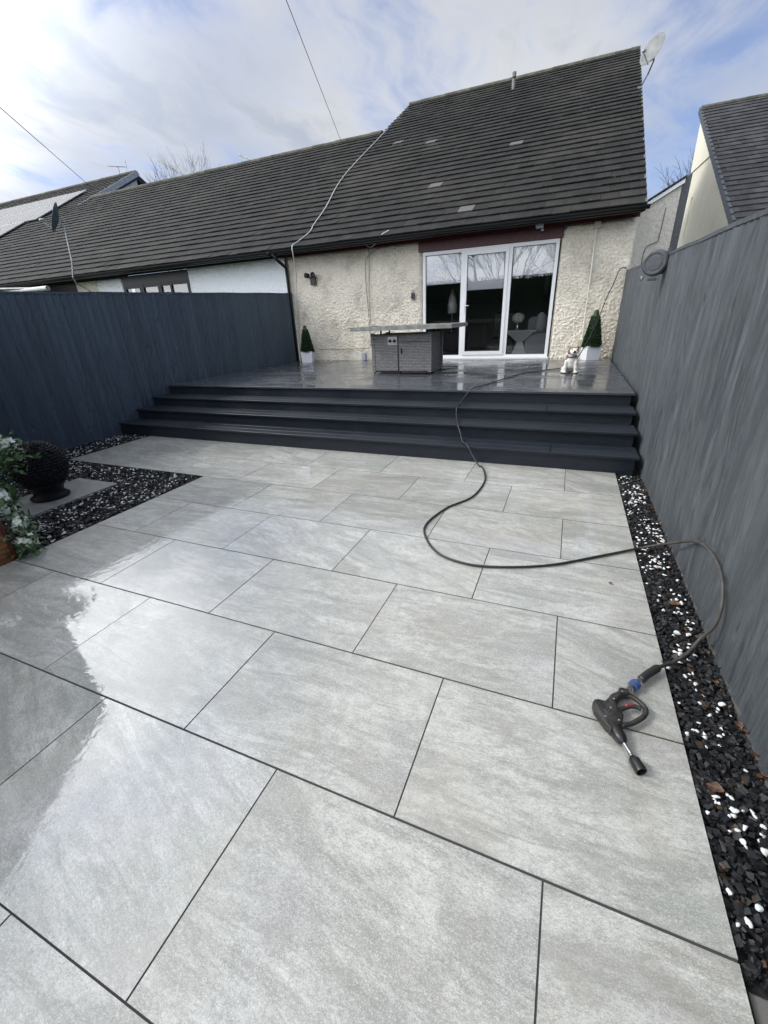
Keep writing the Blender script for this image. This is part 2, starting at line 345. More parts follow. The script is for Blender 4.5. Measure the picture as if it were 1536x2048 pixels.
# ------------------------------------------------------------------ mesh helpers
def link(name, me, m=None, parent=None, smooth=False):
    o = bpy.data.objects.new(name, me); COL.objects.link(o)
    if m is not None and not me.materials:
        for x in (m if isinstance(m, (list, tuple)) else [m]): me.materials.append(x)
    if smooth: me.polygons.foreach_set('use_smooth', [True]*len(me.polygons))
    if parent is not None: o.parent = parent
    return o
def tag(o, label=None, cat=None, group=None, kind=None):
    if label: o['label'] = label
    if cat: o['category'] = cat
    if group: o['group'] = group
    if kind: o['kind'] = kind
    return o
def thing(name, label, cat, loc=(0, 0, 0), rz=0, group=None):
    o = bpy.data.objects.new(name, None); COL.objects.link(o); o.empty_display_size = .1
    o.location = loc; o.rotation_euler = (0, 0, rz); return tag(o, label, cat, group)
class MB:
    def __init__(s): s.v = []; s.f = []; s.mi = []; s.rc = []; s.cur = None
    def add(s, vs, fs, mi=0, rc=None):
        b = len(s.v); s.v += [tuple(x) for x in vs]
        for f in fs: s.f.append([b+i for i in f]); s.mi.append(mi); s.rc.append(rc or (.5, 0, 0))
        return s
    def box(s, a, b, mi=0, rc=None, ch=0, rot=None, org=(0, 0, 0)):
        x0, y0, z0 = a; x1, y1, z1 = b
        if ch:
            vs = []; c = ch
            vs = [(x0, y0, z0), (x1, y0, z0), (x1, y1, z0), (x0, y1, z0), (x0, y0, z1-c), (x1, y0, z1-c), (x1, y1, z1-c), (x0, y1, z1-c),
                  (x0+c, y0+c, z1), (x1-c, y0+c, z1), (x1-c, y1-c, z1), (x0+c, y1-c, z1)]
            fs = [(3, 2, 1, 0), (0, 1, 5, 4), (1, 2, 6, 5), (2, 3, 7, 6), (3, 0, 4, 7), (4, 5, 9, 8), (5, 6, 10, 9), (6, 7, 11, 10), (7, 4, 8, 11), (8, 9, 10, 11)]
        else:
            vs = [(x0, y0, z0), (x1, y0, z0), (x1, y1, z0), (x0, y1, z0), (x0, y0, z1), (x1, y0, z1), (x1, y1, z1), (x0, y1, z1)]
            fs = [(3, 2, 1, 0), (0, 1, 5, 4), (1, 2, 6, 5), (2, 3, 7, 6), (3, 0, 4, 7), (4, 5, 6, 7)]
        if rot is not None:
            vs = [rot @ Vector(v) + Vector(org) for v in vs]
        return s.add(vs, fs, mi, rc)
    def tube(s, pts, r, n=8, mi=0, cap=True):
        pts = [Vector(p) for p in pts]; rs = r if isinstance(r, (list, tuple)) else [r]*len(pts)
        up = None; vs = []
        for i, p in enumerate(pts):
            t = (pts[min(i+1, len(pts)-1)]-pts[max(i-1, 0)])
            if t.length < 1e-9: t = Vector((0, 0, 1))
            t.normalize()
            if up is None:
                up = Vector((0, 0, 1)) if abs(t.z) < .9 else Vector((1, 0, 0))
            a = (up - t*up.dot(t)); 
            if a.length < 1e-6: a = t.orthogonal()
            a.normalize(); up = a; bb = t.cross(a)
            for k in range(n):
                w = 2*math.pi*k/n; vs.append(p + (a*math.cos(w)+bb*math.sin(w))*rs[i])
        fs = [(i*n+k, i*n+(k+1) % n, (i+1)*n+(k+1) % n, (i+1)*n+k) for i in range(len(pts)-1) for k in range(n)]
        if cap: fs += [tuple(range(n))[::-1], tuple((len(pts)-1)*n+k for k in range(n))]
        return s.add(vs, fs, mi)
    def lathe(s, prof, axis0, axis1, n=20, mi=0, cap=True):
        """prof: list of (dist along axis, radius)"""
        a0 = Vector(axis0); d = (Vector(axis1)-a0).normalized()
        u = d.orthogonal().normalized(); w = d.cross(u); vs = []
        for (h, r) in prof:
            for k in range(n):
                q = 2*math.pi*k/n; vs.append(a0+d*h+(u*math.cos(q)+w*math.sin(q))*r)
        fs = [(i*n+k, i*n+(k+1) % n, (i+1)*n+(k+1) % n, (i+1)*n+k) for i in range(len(prof)-1) for k in range(n)]
        if cap: fs += [tuple(range(n))[::-1], tuple((len(prof)-1)*n+k for k in range(n))]
        return s.add(vs, fs, mi)
    def prism(s, poly, z0, z1, mi=0, ch=0):
        """poly in XY, extruded in Z, optional chamfer on both ends"""
        n = len(poly); c = Vector((sum(p[0] for p in poly)/n, sum(p[1] for p in poly)/n))
        def ins(k):
            out_ = []
            for i in range(n):
                p0 = Vector(poly[i-1][:2]); p1 = Vector(poly[i][:2]); p2 = Vector(poly[(i+1) % n][:2])
                e1 = (p1-p0).normalized(); e2 = (p2-p1).normalized()
                nn = Vector((-(e1.y+e2.y), e1.x+e2.x))
                if nn.length > 1e-6: nn.normalize()
                out_.append((p1+nn*k))
            return out_
        area = sum(poly[i][0]*poly[(i+1) % n][1]-poly[(i+1) % n][0]*poly[i][1] for i in range(n))
        if area < 0: poly = poly[::-1]
        if ch:
            q = ins(ch)
            rings = [[(p[0], p[1], z0) for p in q], [(p[0], p[1], z0+ch) for p in poly], [(p[0], p[1], z1-ch) for p in poly], [(p[0], p[1], z1) for p in q]]
        else: rings = [[(p[0], p[1], z0) for p in poly], [(p[0], p[1], z1) for p in poly]]
        vs = [v for r_ in rings for v in r_]
        fs = [(i*n+k, i*n+(k+1) % n, (i+1)*n+(k+1) % n, (i+1)*n+k) for i in range(len(rings)-1) for k in range(n)]
        fs += [tuple(range(n))[::-1], tuple((len(rings)-1)*n+k for k in range(n))]
        return s.add(vs, fs, mi)
    def mesh(s, name='mesh', rnd=False):
        me = bpy.data.meshes.new(name); me.from_pydata(s.v, [], s.f)
        if any(s.mi): me.polygons.foreach_set('material_index', s.mi)
        if rnd:
            at = me.attributes.new('rnd', 'FLOAT_COLOR', 'CORNER')
            arr = np.ones((len(me.loops), 4), dtype=np.float32)
            arr[:, :3] = np.repeat(np.array(s.rc, dtype=np.float32), [len(f) for f in s.f], axis=0)
            at.data.foreach_set('color', arr.ravel())
        me.update(); return me
    def build(s, name, m, parent=None, smooth=False, rnd=False):
        return link(name, s.mesh(name, rnd), m, parent, smooth)
def auto_smooth(o, ang=40):
    me = o.data; me.polygons.foreach_set('use_smooth', [True]*len(me.polygons))
    bm = bmesh.new(); bm.from_mesh(me)
    for e in bm.edges:
        if len(e.link_faces) == 2 and e.calc_face_angle(0) > R(ang): e.smooth = False
    bm.to_mesh(me); bm.free(); return o
def catmull(pts, k=8):
    P = [Vector(p) for p in pts]; P = [P[0]*2-P[1]]+P+[P[-1]*2-P[-2]]; out_ = []
    for i in range(1, len(P)-2):
        for j in range(k):
            t = j/k; a, b, c, d = P[i-1], P[i], P[i+1], P[i+2]
            out_.append(.5*((2*b)+(c-a)*t+(2*a-5*b+4*c-d)*t*t+(3*b-a-3*c+d)*t**3))
    out_.append(P[-2]); return out_
rng = random.Random(7)

# ------------------------------------------------------------------ ground
g = MB(); g.add([(-300, -300, -.10), (300, -300, -.10), (300, 300, -.10), (-300, 300, -.10)], [(0, 1, 2, 3)])
tag(g.build('ground', M_grass), kind='structure')
g = MB(); g.box((-7.3, -3.2, -.09), (.35, 4.2, -.040)); tag(g.build('garden_bed', M_soil), kind='structure')

# patio paving: 900 x 600 slabs in half bond
PX, PY = .453, .6129
pv = MB(); jb = MB()
def slab(x0, x1, y0, y1):
    gx, gy = .0028, .0042
    ang = rng.choice([rng.uniform(-.06, .06), rng.uniform(-.08, .08), rng.uniform(-.1, .1), rng.uniform(-.1, .1), rng.uniform(.30, .50)])
    pv.box((x0+gx, y0+gy*(.6 if y0 < -.5 else 1), -.02), (x1-gx, y1-gy*(.6 if y1 < -.5 else 1), rng.uniform(-.0006, .0006)), rc=(rng.random(), rng.random(), ang), ch=0)
for r in range(-4, 6):
    y0, y1 = r*PY, (r+1)*PY
    if r == 5: y1 = 3.70
    left = 14 if r >= 4 else 9
    if r < 0: left = 9
    off = r % 2
    xs = [0] + [k for k in range(1, left) if k % 2 == off] + [left]
    if off == 1 and 1 not in xs: xs = [0, 1]+xs[1:]
    for a, b in zip(xs, xs[1:]): slab(-b*PX+(-.006 if False else 0), -a*PX, y0, y1)
patio = pv.build('patio_paving', M_paver, rnd=True); tag(patio, kind='structure')
jb.box((-9*PX+.004, -4*PY, -.038), (-.004, 3.70, -.003)); jb.box((-14*PX+.004, 4*PY+.004, -.0381), (-9*PX+.004, 3.70, -.0031))
tag(jb.build('paving_joints', M_joint), kind='structure')
cb_ = MB(); cb_.box((.012, -2.6, -.06), (.215, -.04, -.022), ch=.004); tag(cb_.build('concrete_kerb', M_conc), kind='structure')
ls = MB(); ls.box((-5.42, 1.07, -.03), (-4.82, 1.98, .012), ch=.002, rc=(.3, .4, .25))
tag(ls.build('stepping_slab', M_paver, rnd=True), 'single pale paving slab lying in the gravel under the black ball', 'paving slab')

# gravel
def chips(name, rects, dens, smin, smax, zlo, zhi, m, seed, avoid=(), colf=None, shape=(1, .7, .38)):
    rg = np.random.default_rng(seed); V = []; F = []; C = []
    base = np.array([(x, y, z) for z in (-1, 1) for y in (-1, 1) for x in (-1, 1)], float)*.5
    faces = np.array([(0, 2, 3, 1), (4, 5, 7, 6), (0, 1, 5, 4), (1, 3, 7, 5), (3, 2, 6, 7), (2, 0, 4, 6)])
    pts = []
    for (x0, y0, x1, y1) in rects:
        n = int((x1-x0)*(y1-y0)*dens); q = rg.random((n, 2))*[x1-x0, y1-y0]+[x0, y0]; pts.append(q)
    P = np.concatenate(pts)
    for (x0, y0, x1, y1) in avoid:
        P = P[~((P[:, 0] > x0) & (P[:, 0] < x1) & (P[:, 1] > y0) & (P[:, 1] < y1))]
    n = len(P); s = rg.uniform(smin, smax, n)
    v = base[None]*s[:, None, None]*np.array(shape)*rg.uniform(.7, 1.3, (n, 1, 3))
    v = v*(1+rg.uniform(-.5, .12, (n, 8, 3)))
    a = rg.uniform(0, 2*np.pi, n); ax = rg.normal(0, .45, n); ay = rg.normal(0, .45, n)
    def rot(v, c, s_, i, j):
        w = v.copy(); w[..., i] = v[..., i]*c[:, None]-v[..., j]*s_[:, None]; w[..., j] = v[..., i]*s_[:, None]+v[..., j]*c[:, None]; return w
    v = rot(v, np.cos(ax), np.sin(ax), 1, 2); v = rot(v, np.cos(ay), np.sin(ay), 0, 2); v = rot(v, np.cos(a), np.sin(a), 0, 1)
    v[..., 0] += P[:, 0, None]; v[..., 1] += P[:, 1, None]; v[..., 2] += rg.uniform(zlo, zhi, n)[:, None]
    V = v.reshape(-1, 3); F = (faces[None]+np.arange(n)[:, None, None]*8).reshape(-1, 4)
    me = bpy.data.meshes.new(name); me.from_pydata(V.tolist(), [], F.tolist())
    at = me.attributes.new('rnd', 'FLOAT_COLOR', 'CORNER')
    k = rg.uniform(.3, 1.7, n)[:, None]*np.array([.0125, .0135, .0155])
    br = rg.random(n) < .05; k[br] = np.array([.07, .042, .024])*rg.uniform(.5, 1.3, (br.sum(), 1))
    c = np.ones((n, 24, 4), dtype=np.float32); c[:, :, :3] = k[:, None]
    at.data.foreach_set('color', c.ravel()); return link(name, me, m)
RS = (.006, -.02, .222, 3.66)
o = chips('slate_gravel', [RS], 11500, .013, .030, -.034, -.004, M_chip, 3)
tag(o, kind='stuff')
o2 = chips('slate_gravel', [(-6.98, -.2, -4.09, 2.44), (-6.98, 2.44, -6.36, 4.0)], 3600, .018, .042, -.034, -.004, M_chip, 5, avoid=[(-5.43, 1.06, -4.81, 1.99)])
tag(o2, kind='stuff')
def pebbles(name, rects, dens, seed, clus, smin=.010, smax=.022, avoid=()):
    rg = random.Random(seed); bm = bmesh.new(); bmesh.ops.create_icosphere(bm, subdivisions=2, radius=.5)
    bv = [v.co.copy() for v in bm.verts]; bf = [[v.index for v in f.verts] for f in bm.faces]; bm.free(); mb = MB()
    for (x0, y0, x1, y1) in rects:
        n = int((x1-x0)*(y1-y0)*dens)
        while n > 0:
            cx, cyy = rg.uniform(x0, x1), rg.uniform(y0, y1); kk = rg.choice([1, 1, 1, 2, 2, 3, 5]) if clus else 1
            for _ in range(kk):
                x = min(max(cx+rg.gauss(0, .022), x0), x1); y = min(max(cyy+rg.gauss(0, .03), y0), y1); n -= 1
                if any(a < x < c and b < y < d for a, b, c, d in avoid): continue
                s = rg.uniform(smin, smax)*(1.5 if rg.random() < .12 else 1); sc = Vector((s*rg.uniform(1, 1.7), s, s*rg.uniform(.45, .8)))
                rot = Matrix.Rotation(rg.uniform(0, 6.28), 3, 'Z') @ Matrix.Rotation(rg.uniform(-.5, .5), 3, 'X'); off = Vector((rg.random()*9, rg.random()*9, 0)); K = [(Vector((rg.gauss(0,1), rg.gauss(0,1), rg.gauss(0,1))).normalized(), rg.uniform(.20, .36)) for _ in range(6)]
                def cut(p):
                    p = p.copy()
                    for n_, d_ in K:
                        e_ = p.dot(n_)-d_
                        if e_ > 0: p -= n_*e_
                    return p
                z = rg.uniform(-.006, .006)
                q_ = [cut(p) for p in bv]; mb.add([rot @ Vector((p.x*sc.x, p.y*sc.y, p.z*sc.z))*(1.25+.25*mnoise.noise(p*2.3+off))+Vector((x, y, z)) for p in q_], bf)
    return tag(mb.build(name, M_pebble, smooth=True), kind='stuff')
pebbles('white_pebbles', [(.018, .0, .19, 3.6)], 380, 11, True, .008, .016)
pebbles('white_pebbles', [(.018, 1.9, .19, 3.6)], 260, 12, True, .007, .014)
pebbles('white_pebbles', [(-6.9, .0, -4.12, 2.42), (-6.9, 2.42, -6.38, 3.65)], 330, 13, True, .008, .016, avoid=[(-5.45, 1.04, -4.79, 2.01)])

# dead leaves
def leaf_mesh(seed, L):
    rg = random.Random(seed); mb = MB(); n = 7; top = []; bot = []; mid = []
    for i in range(n):
        t = i/(n-1); w = L*.32*math.sin(math.pi*min(1, t*.92+.04))*(1+rg.uniform(-.25, .25)); x = (t-.5)*L
        z = .25*L*(t-.5)**2+rg.uniform(-.04, .04)*L
        mid.append((x, 0, z)); top.append((x, w, z+w*rg.uniform(.2, .7))); bot.append((x, -w, z+w*rg.uniform(.1, .6)))
    vs = mid+top+bot; fs = []
    for i in range(n-1): fs += [(i, i+1, n+i+1, n+i), (2*n+i, 2*n+i+1, i+1, i)]
    mb.add(vs, fs); return mb.mesh('leaf')
LM = [leaf_mesh(i, .045) for i in range(5)]
def leaf(x, y, z, s, label, group=None, i=0):
    o = link('dead_leaf', LM[i % 5], M_leafdead); o.location = (x, y, z); o.scale = (s, s, s)
    o.rotation_euler = (rng.uniform(-.5, .5), rng.uniform(-.5, .5), rng.uniform(0, 6.28)); tag(o, label, 'leaf', group)
leaf(-.177, 1.631, .006, .7, 'small dark curled leaf lying alone on the pale paving near the hose', i=1)
leaf(.12, 1.52, .012, 1.25, 'large orange crumpled leaf on the gravel beside the fence below the hose loop', i=2)
leaf(.055, .46, .010, 1.1, 'brown leaf on the gravel beside the nozzle of the spray gun', i=3)
for k in range(38):
    y = rng.choice([rng.uniform(.3, 1.3), rng.uniform(.3, 1.3), rng.uniform(1.9, 2.4), rng.uniform(2.4, 3.4)])
    leaf(.222-abs(rng.gauss(0, .028)), y, rng.uniform(.0, .014), rng.uniform(.35, .8), 'brown leaf scrap in the litter along the foot of the right fence', 'leaf litter at the foot of the right fence', k)

# ------------------------------------------------------------------ fences
def zr(y): return 1.775+.030*y+(.00185*max(0, y-5)**2)
def fence(name, label, X, side, y0, y1, topf, zb, seed, M_fence):
    t = thing(name, label, 'fence', (0, 0, 0)); rg = random.Random(seed)
    bm_ = MB(); y = y0
    while y < y1:
        w = rg.uniform(.095, .125); ye = min(y+w, y1)
        za, zb_ = topf(y), topf(ye); d = rg.uniform(0, .004); xf = X - side*(d); xb = X+side*.03
        xf2 = X - side*(d+.014)          # feather edge: thick side proud
        vs = [(xf, y+.0025, zb), (xf2, ye-.0025, zb), (xb, ye-.0025, zb), (xb, y+.0025, zb), (xf, y+.0025, za), (xf2, ye-.0025, zb_), (xb, ye-.0025, zb_), (xb, y+.0025, za)]
        bm_.add(vs, [(3, 2, 1, 0), (0, 1, 5, 4), (1, 2, 6, 5), (2, 3, 7, 6), (3, 0, 4, 7), (4, 5, 6, 7)], rc=(rg.random(), rg.random(), rg.random())); y = ye
    bm_.build('boards', M_fence, t, rnd=True)
    c = MB(); ys = np.linspace(y0, y1, 24)
    for a, b in zip(ys, ys[1:]):
        x0, x1 = sorted((X-side*.018, X+side*.045)); wa, wb = 0.004*math.sin(a*5), 0.004*math.sin(b*5)
        c.add([(x0, a, topf(a)+.001+wa), (x1, a, topf(a)+.001+wa), (x1, b, topf(b)+.001+wb), (x0, b, topf(b)+.001+wb), (x0, a, topf(a)+.026+wa), (x1, a, topf(a)+.026+wa), (x1, b, topf(b)+.026+wb), (x0, b, topf(b)+.026+wb)],
              [(3, 2, 1, 0), (0, 1, 5, 4), (1, 2, 6, 5), (2, 3, 7, 6), (3, 0, 4, 7), (4, 5, 6, 7)])
    c.build('cap_rail', M_fence, t, rnd=True)
    g_ = MB(); x0, x1 = sorted((X-side*.012, X+side*.05)); g_.box((x0, y0, -.09), (x1, 3.9, .0)); g_.build('gravel_board', M_conc, t)
    return t
fence('garden_fence', 'tall grey painted board fence on the right behind the gravel strip', .232, 1, -1.5, 9.0, zr, -.05, 2, M_fence)
def zl(y): return 1.86+.030*y
fence('garden_fence', 'tall painted board fence on the left, with its blue shade in the colour', -7.0, -1, -1.5, 9.0, zl, .0, 4, M_fence_shade)
f = fence('garden_fence', 'dark board fence closing the far end of the garden', 0, 1, -7.4, .7, lambda y: 1.9, -.05, 9, M_fence_shade)
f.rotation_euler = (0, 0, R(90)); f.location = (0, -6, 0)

# ------------------------------------------------------------------ steps and deck
ST = thing('decking_steps', 'four wide dark grey composite steps up to the deck', 'steps')
NOS = [(3.66, .176), (4.01, .322), (4.36, .455), (4.73, .600)]
splits = [[-5.2, -.62], [-2.93], [-.72], [-4.6]]
XL, XR = -6.93, .175
for i, (Y, Z) in enumerate(NOS):
    zb = NOS[i-1][1]-.03 if i else -.03
    rb = MB(); rb.box((XL, Y+.022, zb), (XR-.03, Y+.045, Z-.027)); rb.build('riser', M_step, ST)
    if i < 3:
        td = MB(); xs = [XL]+splits[i]+[XR]
        for a, b in zip(xs, xs[1:]):
            td.box((a+.0015, Y, Z-.026), (b-.0015, Y+.145, Z), ch=.004); td.box((a+.0015, Y+.150, Z-.026), (b-.0015, Y+.295, Z), ch=.003)
        xs = [XL, -3.4, XR]
        for a, b in zip(xs, xs[1:]): td.box((a+.0015, Y+.300, Z-.026), (b-.0015, NOS[i+1][0]+.022, Z), ch=.003)
        td.build('tread', M_step, ST)
dk = MB(); Y = 4.73
xs = [XL, -4.6, XR]
for a, b in zip(xs, xs[1:]): dk.box((a+.0015, Y, .574), (b-.0015, Y+.143, .600), ch=.004, rc=(.5, .5, .5))
Y += .148; k = 0
while Y < 8.99:
    w = min(.140, 8.995-Y); xs = sorted([XL, XR, rng.uniform(-5.8, -3.8), rng.uniform(-3, -.8)])
    for a, b in zip(xs, xs[1:]):
        z = .600+rng.uniform(-.0012, .0012); dk.box((a+.001, Y, .576), (b-.001, Y+w, z), ch=.002, rc=(rng.random(), rng.random(), rng.random()))
    Y += .1445
dk.build('deck_boards', M_deck, ST, rnd=True)
sb = MB(); sb.box((XL+.02, 4.80, -.05), (XR-.04, 8.97, .570)); sb.build('deck_base', M_step, ST)

# ------------------------------------------------------------------ roofs
TH = R(29.4); YE, ZE = 8.50, 2.985
def roofpt(y, h=0): return (y - math.sin(TH)*h, ZE+(y-YE)*math.tan(TH)+math.cos(TH)*h)
def roof(parent, x0, x1, yr, m, seed, ye=YE, ze=ZE, gauge=.33, tw=.30, odd=(), back=4.0):
    rg = random.Random(seed); mb = MB(); L = (yr-ye)/math.cos(TH); n = int(round(L/gauge)); gg = L/n
    def P(s, h, x): return (x, ye+s*math.cos(TH)-h*math.sin(TH), ze+s*math.sin(TH)+h*math.cos(TH))
    for i in range(n):
        s0 = i*gg-.02; s1 = (i+1)*gg+.05
        x = x0 - (tw*.5 if i % 2 else 0)
        while x < x1-.01:
            a, b = max(x, x0)+.0015, min(x+tw, x1)-.0015
            if b-a > .02:
                j = rg.uniform(-.004, .004); j2 = j+rg.uniform(-.004, .004)
                vs = [P(s0, .026+j, a), P(s0, .026+j2, b), P(s1, 0, b), P(s1, 0, a), P(s0, .044+j, a), P(s0, .044+j2, b), P(s1, .011, b), P(s1, .011, a)]
                cx, cyy = (a+b)/2, ye+(i+.5)*gg*math.cos(TH)
                od = 1. if any(abs(cx-ox) < tw*.5 and abs(cyy-oy) < gg*.45 for ox, oy in odd) else 0.
                mb.add(vs, [(3, 2, 1, 0), (0, 1, 5, 4), (1, 2, 6, 5), (3, 0, 4, 7), (4, 5, 6, 7)], rc=(rg.random(), od, 0))
            x += tw
    o = mb.build('roof_tiles', m, parent, rnd=True)
    d = MB(); pts = [P(-.0, -.03, 0), P(L, -.03, 0)]
    zr_ = ze+L*math.sin(TH)
    poly = [(pts[0][1], pts[0][2]), (pts[1][1], pts[1][2]), (yr+.06+back, zr_-.55*back-.06), (yr+.06+back, zr_-.55*back-.3), (yr, zr_-.30), (pts[0][1]+.1, pts[0][2]-.06)]
    nn = len(poly); vs = [(x0+.02, a, b) for a, b in poly]+[(x1-.02, a, b) for a, b in poly]
    d.add(vs, [tuple(range(nn)), tuple(range(nn, 2*nn))[::-1]]+[(k, nn+k, nn+(k+1) % nn, (k+1) % nn) for k in range(nn)])
    d.build('roof_deck', M_gutter, parent)
    rd = MB(); x = x0
    while x < x1:
        b = min(x+.45, x1); rj = rg.uniform(-.006, .006); ring = []
        for xx, rr in ((x, .125+rj), (b-.004, .118+rj)):
            for q in range(7):
                an = math.pi*(-.05+1.1*q/6); ring.append((xx, yr-math.cos(an)*rr, zr_-.03+math.sin(an)*rr*.75+.02))
        rd.add(ring, [(q, q+1, 7+q+1, 7+q) for q in range(6)]+[tuple(range(7)), tuple(range(7, 14))[::-1]], rc=(rg.random(), 0, 0)); x = b
    rd.build('ridge_tiles', M_ridge, parent, rnd=True)
    return o
def gutter(parent, x0, x1, ye=YE, ze=ZE):
    g_ = MB(); ring = []; n = 9; yc, zc_, r_ = ye-.035, ze-.015, .058
    for xx in (x0, x1):
        for q in range(n):
            an = math.pi+math.pi*q/(n-1); ring.append((xx, yc+math.cos(an)*r_, zc_+math.sin(an)*r_))
        for q in range(n):
            an = 2*math.pi-math.pi*q/(n-1); ring.append((xx, yc+math.cos(an)*(r_-.005), zc_+math.sin(an)*(r_-.005)))
    k = 2*n; g_.add(ring, [(q, (q+1) % k, k+(q+1) % k, k+q) for q in range(k)]+[tuple(range(k))[::-1], tuple(range(k, 2*k))])
    return g_.build('gutter', M_gutter, parent)

# heightfield roughcast wall with rounded edges
def rough_wall(parent, name, x0, x1, z0, z1, m, rad=.09, rl=True, rr=True, rt=True, y=9.0, step=.0125, amp=.018, seed=0.):
    nx = int((x1-x0)/step)+1; nz = int((z1-z0)/step)+1
    xs = np.linspace(x0, x1, nx); zs = np.linspace(z0, z1, nz); V = []
    cr = .12
    for zz in zs:
        for xx in xs:
            px, pz = xx, zz
            dl = xx-x0 if rl else 9; dr = x1-xx if rr else 9; dt = z1-zz if rt else 9
            # rounded corner in plan of the face
            d = min(dl, dr, dt)
            if rt:
                if rl and dl < cr and dt < cr: d = cr-math.hypot(cr-dl, cr-dt)
                if rr and dr < cr and dt < cr: d = cr-math.hypot(cr-dr, cr-dt)
            if d < 0:
                if dl < cr: cx, sx = x0+cr, -1
                else: cx, sx = x1-cr, 1
                cz = z1-cr; v = Vector((px-cx, pz-cz)).normalized()*cr; px, pz = cx+v.x, cz+v.y; d = 0
            yy = 0
            if d < rad: yy = rad-math.sqrt(max(0, rad*rad-(rad-d)**2))
            p = Vector((xx*1.0+zz*.35, seed, zz))
            h = abs(mnoise.noise(p*25))*1.3+.6*mnoise.noise(p*38)+.25*mnoise.noise(p*60)+.25*mnoise.noise(p*5)-.5
            V.append((px, y+yy-amp*h, pz))
    F = [(j*nx+i, j*nx+i+1, (j+1)*nx+i+1, (j+1)*nx+i) for j in range(nz-1) for i in range(nx-1)]
    mb = MB(); mb.add(V, F)
    return mb.build(name, m, parent, smooth=True)

# house A : the main house
HA = thing('house', 'cream roughcast house with long dark tiled roof and white patio door behind the deck', 'house', (0, 0, 0))
AX0, AX1 = -7.15, .30
roof(HA, AX0, AX1, 18.55, M_tileA, 21, odd=[(-3.81, 10.77), (-2.73, 9.35), (-2.22, 12.3), (-4.78, 13.86), (-6.0, 14.46), (.2, 14.8)])
gutter(HA, AX0+.1, AX1+.05)
rough_wall(HA, 'wall', -6.98, -3.67, .585, 2.93, M_dash, rl=False, seed=1.3)
rough_wall(HA, 'wall', -.955, .27, .585, 2.90, M_dash, seed=4.7, rad=.07)
b_ = MB(); b_.box((-7.1, 9.10, .1), (-3.75, 9.3, 3.05)); b_.box((-.88, 9.10, .1), (.22, 9.3, 3.05)); b_.box((-7.1, 9.3, .0), (-6.9, 18, 3.0)); b_.box((.02, 9.3, 0), (.22, 18, 3.0))
b_.box((-7.1, 9.08, 2.72), (.22, 9.3, 3.02))
b_.add([(.20, 9.3, 2.95), (.20, 18.5, 2.95), (.20, 18.5, 8.4), (.22, 9.3, 2.95), (.22, 18.5, 2.95), (.22, 18.5, 8.4)], [(0, 1, 2), (5, 4, 3)])
b_.add([(-7.1, 15, 2.95), (-7.1, 18.5, 2.95), (-7.1, 18.5, 8.4), (-7.1, 15, 6.4)], [(0, 1, 2, 3)])
b_.build('wall_core', M_dash2, HA)
f_ = MB(); f_.box((-3.74, 8.985, 2.712), (-.93, 9.078, 2.935)); f_.build('lintel_board', M_red, HA)
f_ = MB(); f_.box((-7.1, 8.90, 2.885), (.27, 8.935, 2.985)); f_.box((-7.1, 8.58, 2.988), (.27, 9.3, 3.000)); f_.build('fascia_board', M_red, HA)
f_ = MB(); f_.box((-7.1, 8.53, 2.90), (.30, 8.555, 3.0)); f_.build('gutter_board', M_gutter, HA)
# right verge with pale mortar
vg = MB()
for i in range(35):
    s0 = i*.332; s1 = s0+.33
    def P(s, h, x): return (x, YE+s*math.cos(TH)-h*math.sin(TH), ZE+s*math.sin(TH)+h*math.cos(TH))
    for x0 in (.275, ):
        vg.add([P(s0, -.02, x0), P(s0, -.02, x0+.03), P(s1, -.02, x0+.03), P(s1, -.02, x0), P(s0, .040, x0), P(s0, .040, x0+.03), P(s1, .012, x0+.03), P(s1, .012, x0)],
               [(3, 2, 1, 0), (0, 1, 5, 4), (1, 2, 6, 5), (3, 0, 4, 7), (4, 5, 6, 7)])
vg.build('verge', M_conc, HA)
# patio door
dx0, dx1, dz0, dz1 = -3.645, -.975, .602, 2.700; mu = [-2.79, -1.845]; FY = 8.985
fr = MB()
def fbar(a, b, c, d, y0=FY, y1=FY+.07, ch=True): fr.box((a, y0, b), (c, y1, d))
fw = .062
fbar(dx0, dz0, dx0+fw, dz1); fbar(dx1-fw, dz0, dx1, dz1); fbar(dx0+fw, dz1-fw, dx1-fw, dz1); fbar(dx0+fw, dz0, dx1-fw, dz0+.085)
for m_ in mu: fbar(m_-.033, dz0+.085, m_+.033, dz1-fw)
fr.box((dx0-.03, FY-.05, dz0-.001), (dx1+.03, FY-.001, dz0+.028))
fro = fr.build('door_frame', M_upvc, HA)
sx0, sx1 = mu[0]+.034, mu[1]-.034; sz0, sz1 = dz0+.087, dz1-fw-.002; sash = MB(); y0 = FY-.018; w = .062
sash.box((sx0, y0, sz0), (sx0+w, y0+.06, sz1)); sash.box((sx1-w, y0, sz0), (sx1, y0+.06, sz1)); sash.box((sx0+w, y0, sz1-w), (sx1-w, y0+.06, sz1)); sash.box((sx0+w, y0, sz0), (sx1-w, y0+.06, sz0+w+.01))
sash.build('door_sash', M_upvc, fro)
panes = [(dx0+fw, mu[0]-.033, dz0+.085, dz1-fw, FY+.035), (sx0+w, sx1-w, sz0+w+.01, sz1-w, FY+.012), (mu[1]+.033, dx1-fw, dz0+.085, dz1-fw, FY+.035)]
for (a, b, c, d, yy) in panes:
    p = MB(); p.add([(a, yy, c), (b, yy, c), (b, yy, d), (a, yy, d)], [(0, 1, 2, 3)]); p.build('glass_pane', M_glass, fro)
    q = MB(); e = .008
    for (x0, z0, x1, z1) in ((a, c, a+e, d), (b-e, c, b, d), (a+e, c, b-e, c+e), (a+e, d-e, b-e, d)): q.box((x0, yy-.006, z0), (x1, yy-.001, z1))
    q.build('gasket', M_gasket, fro)
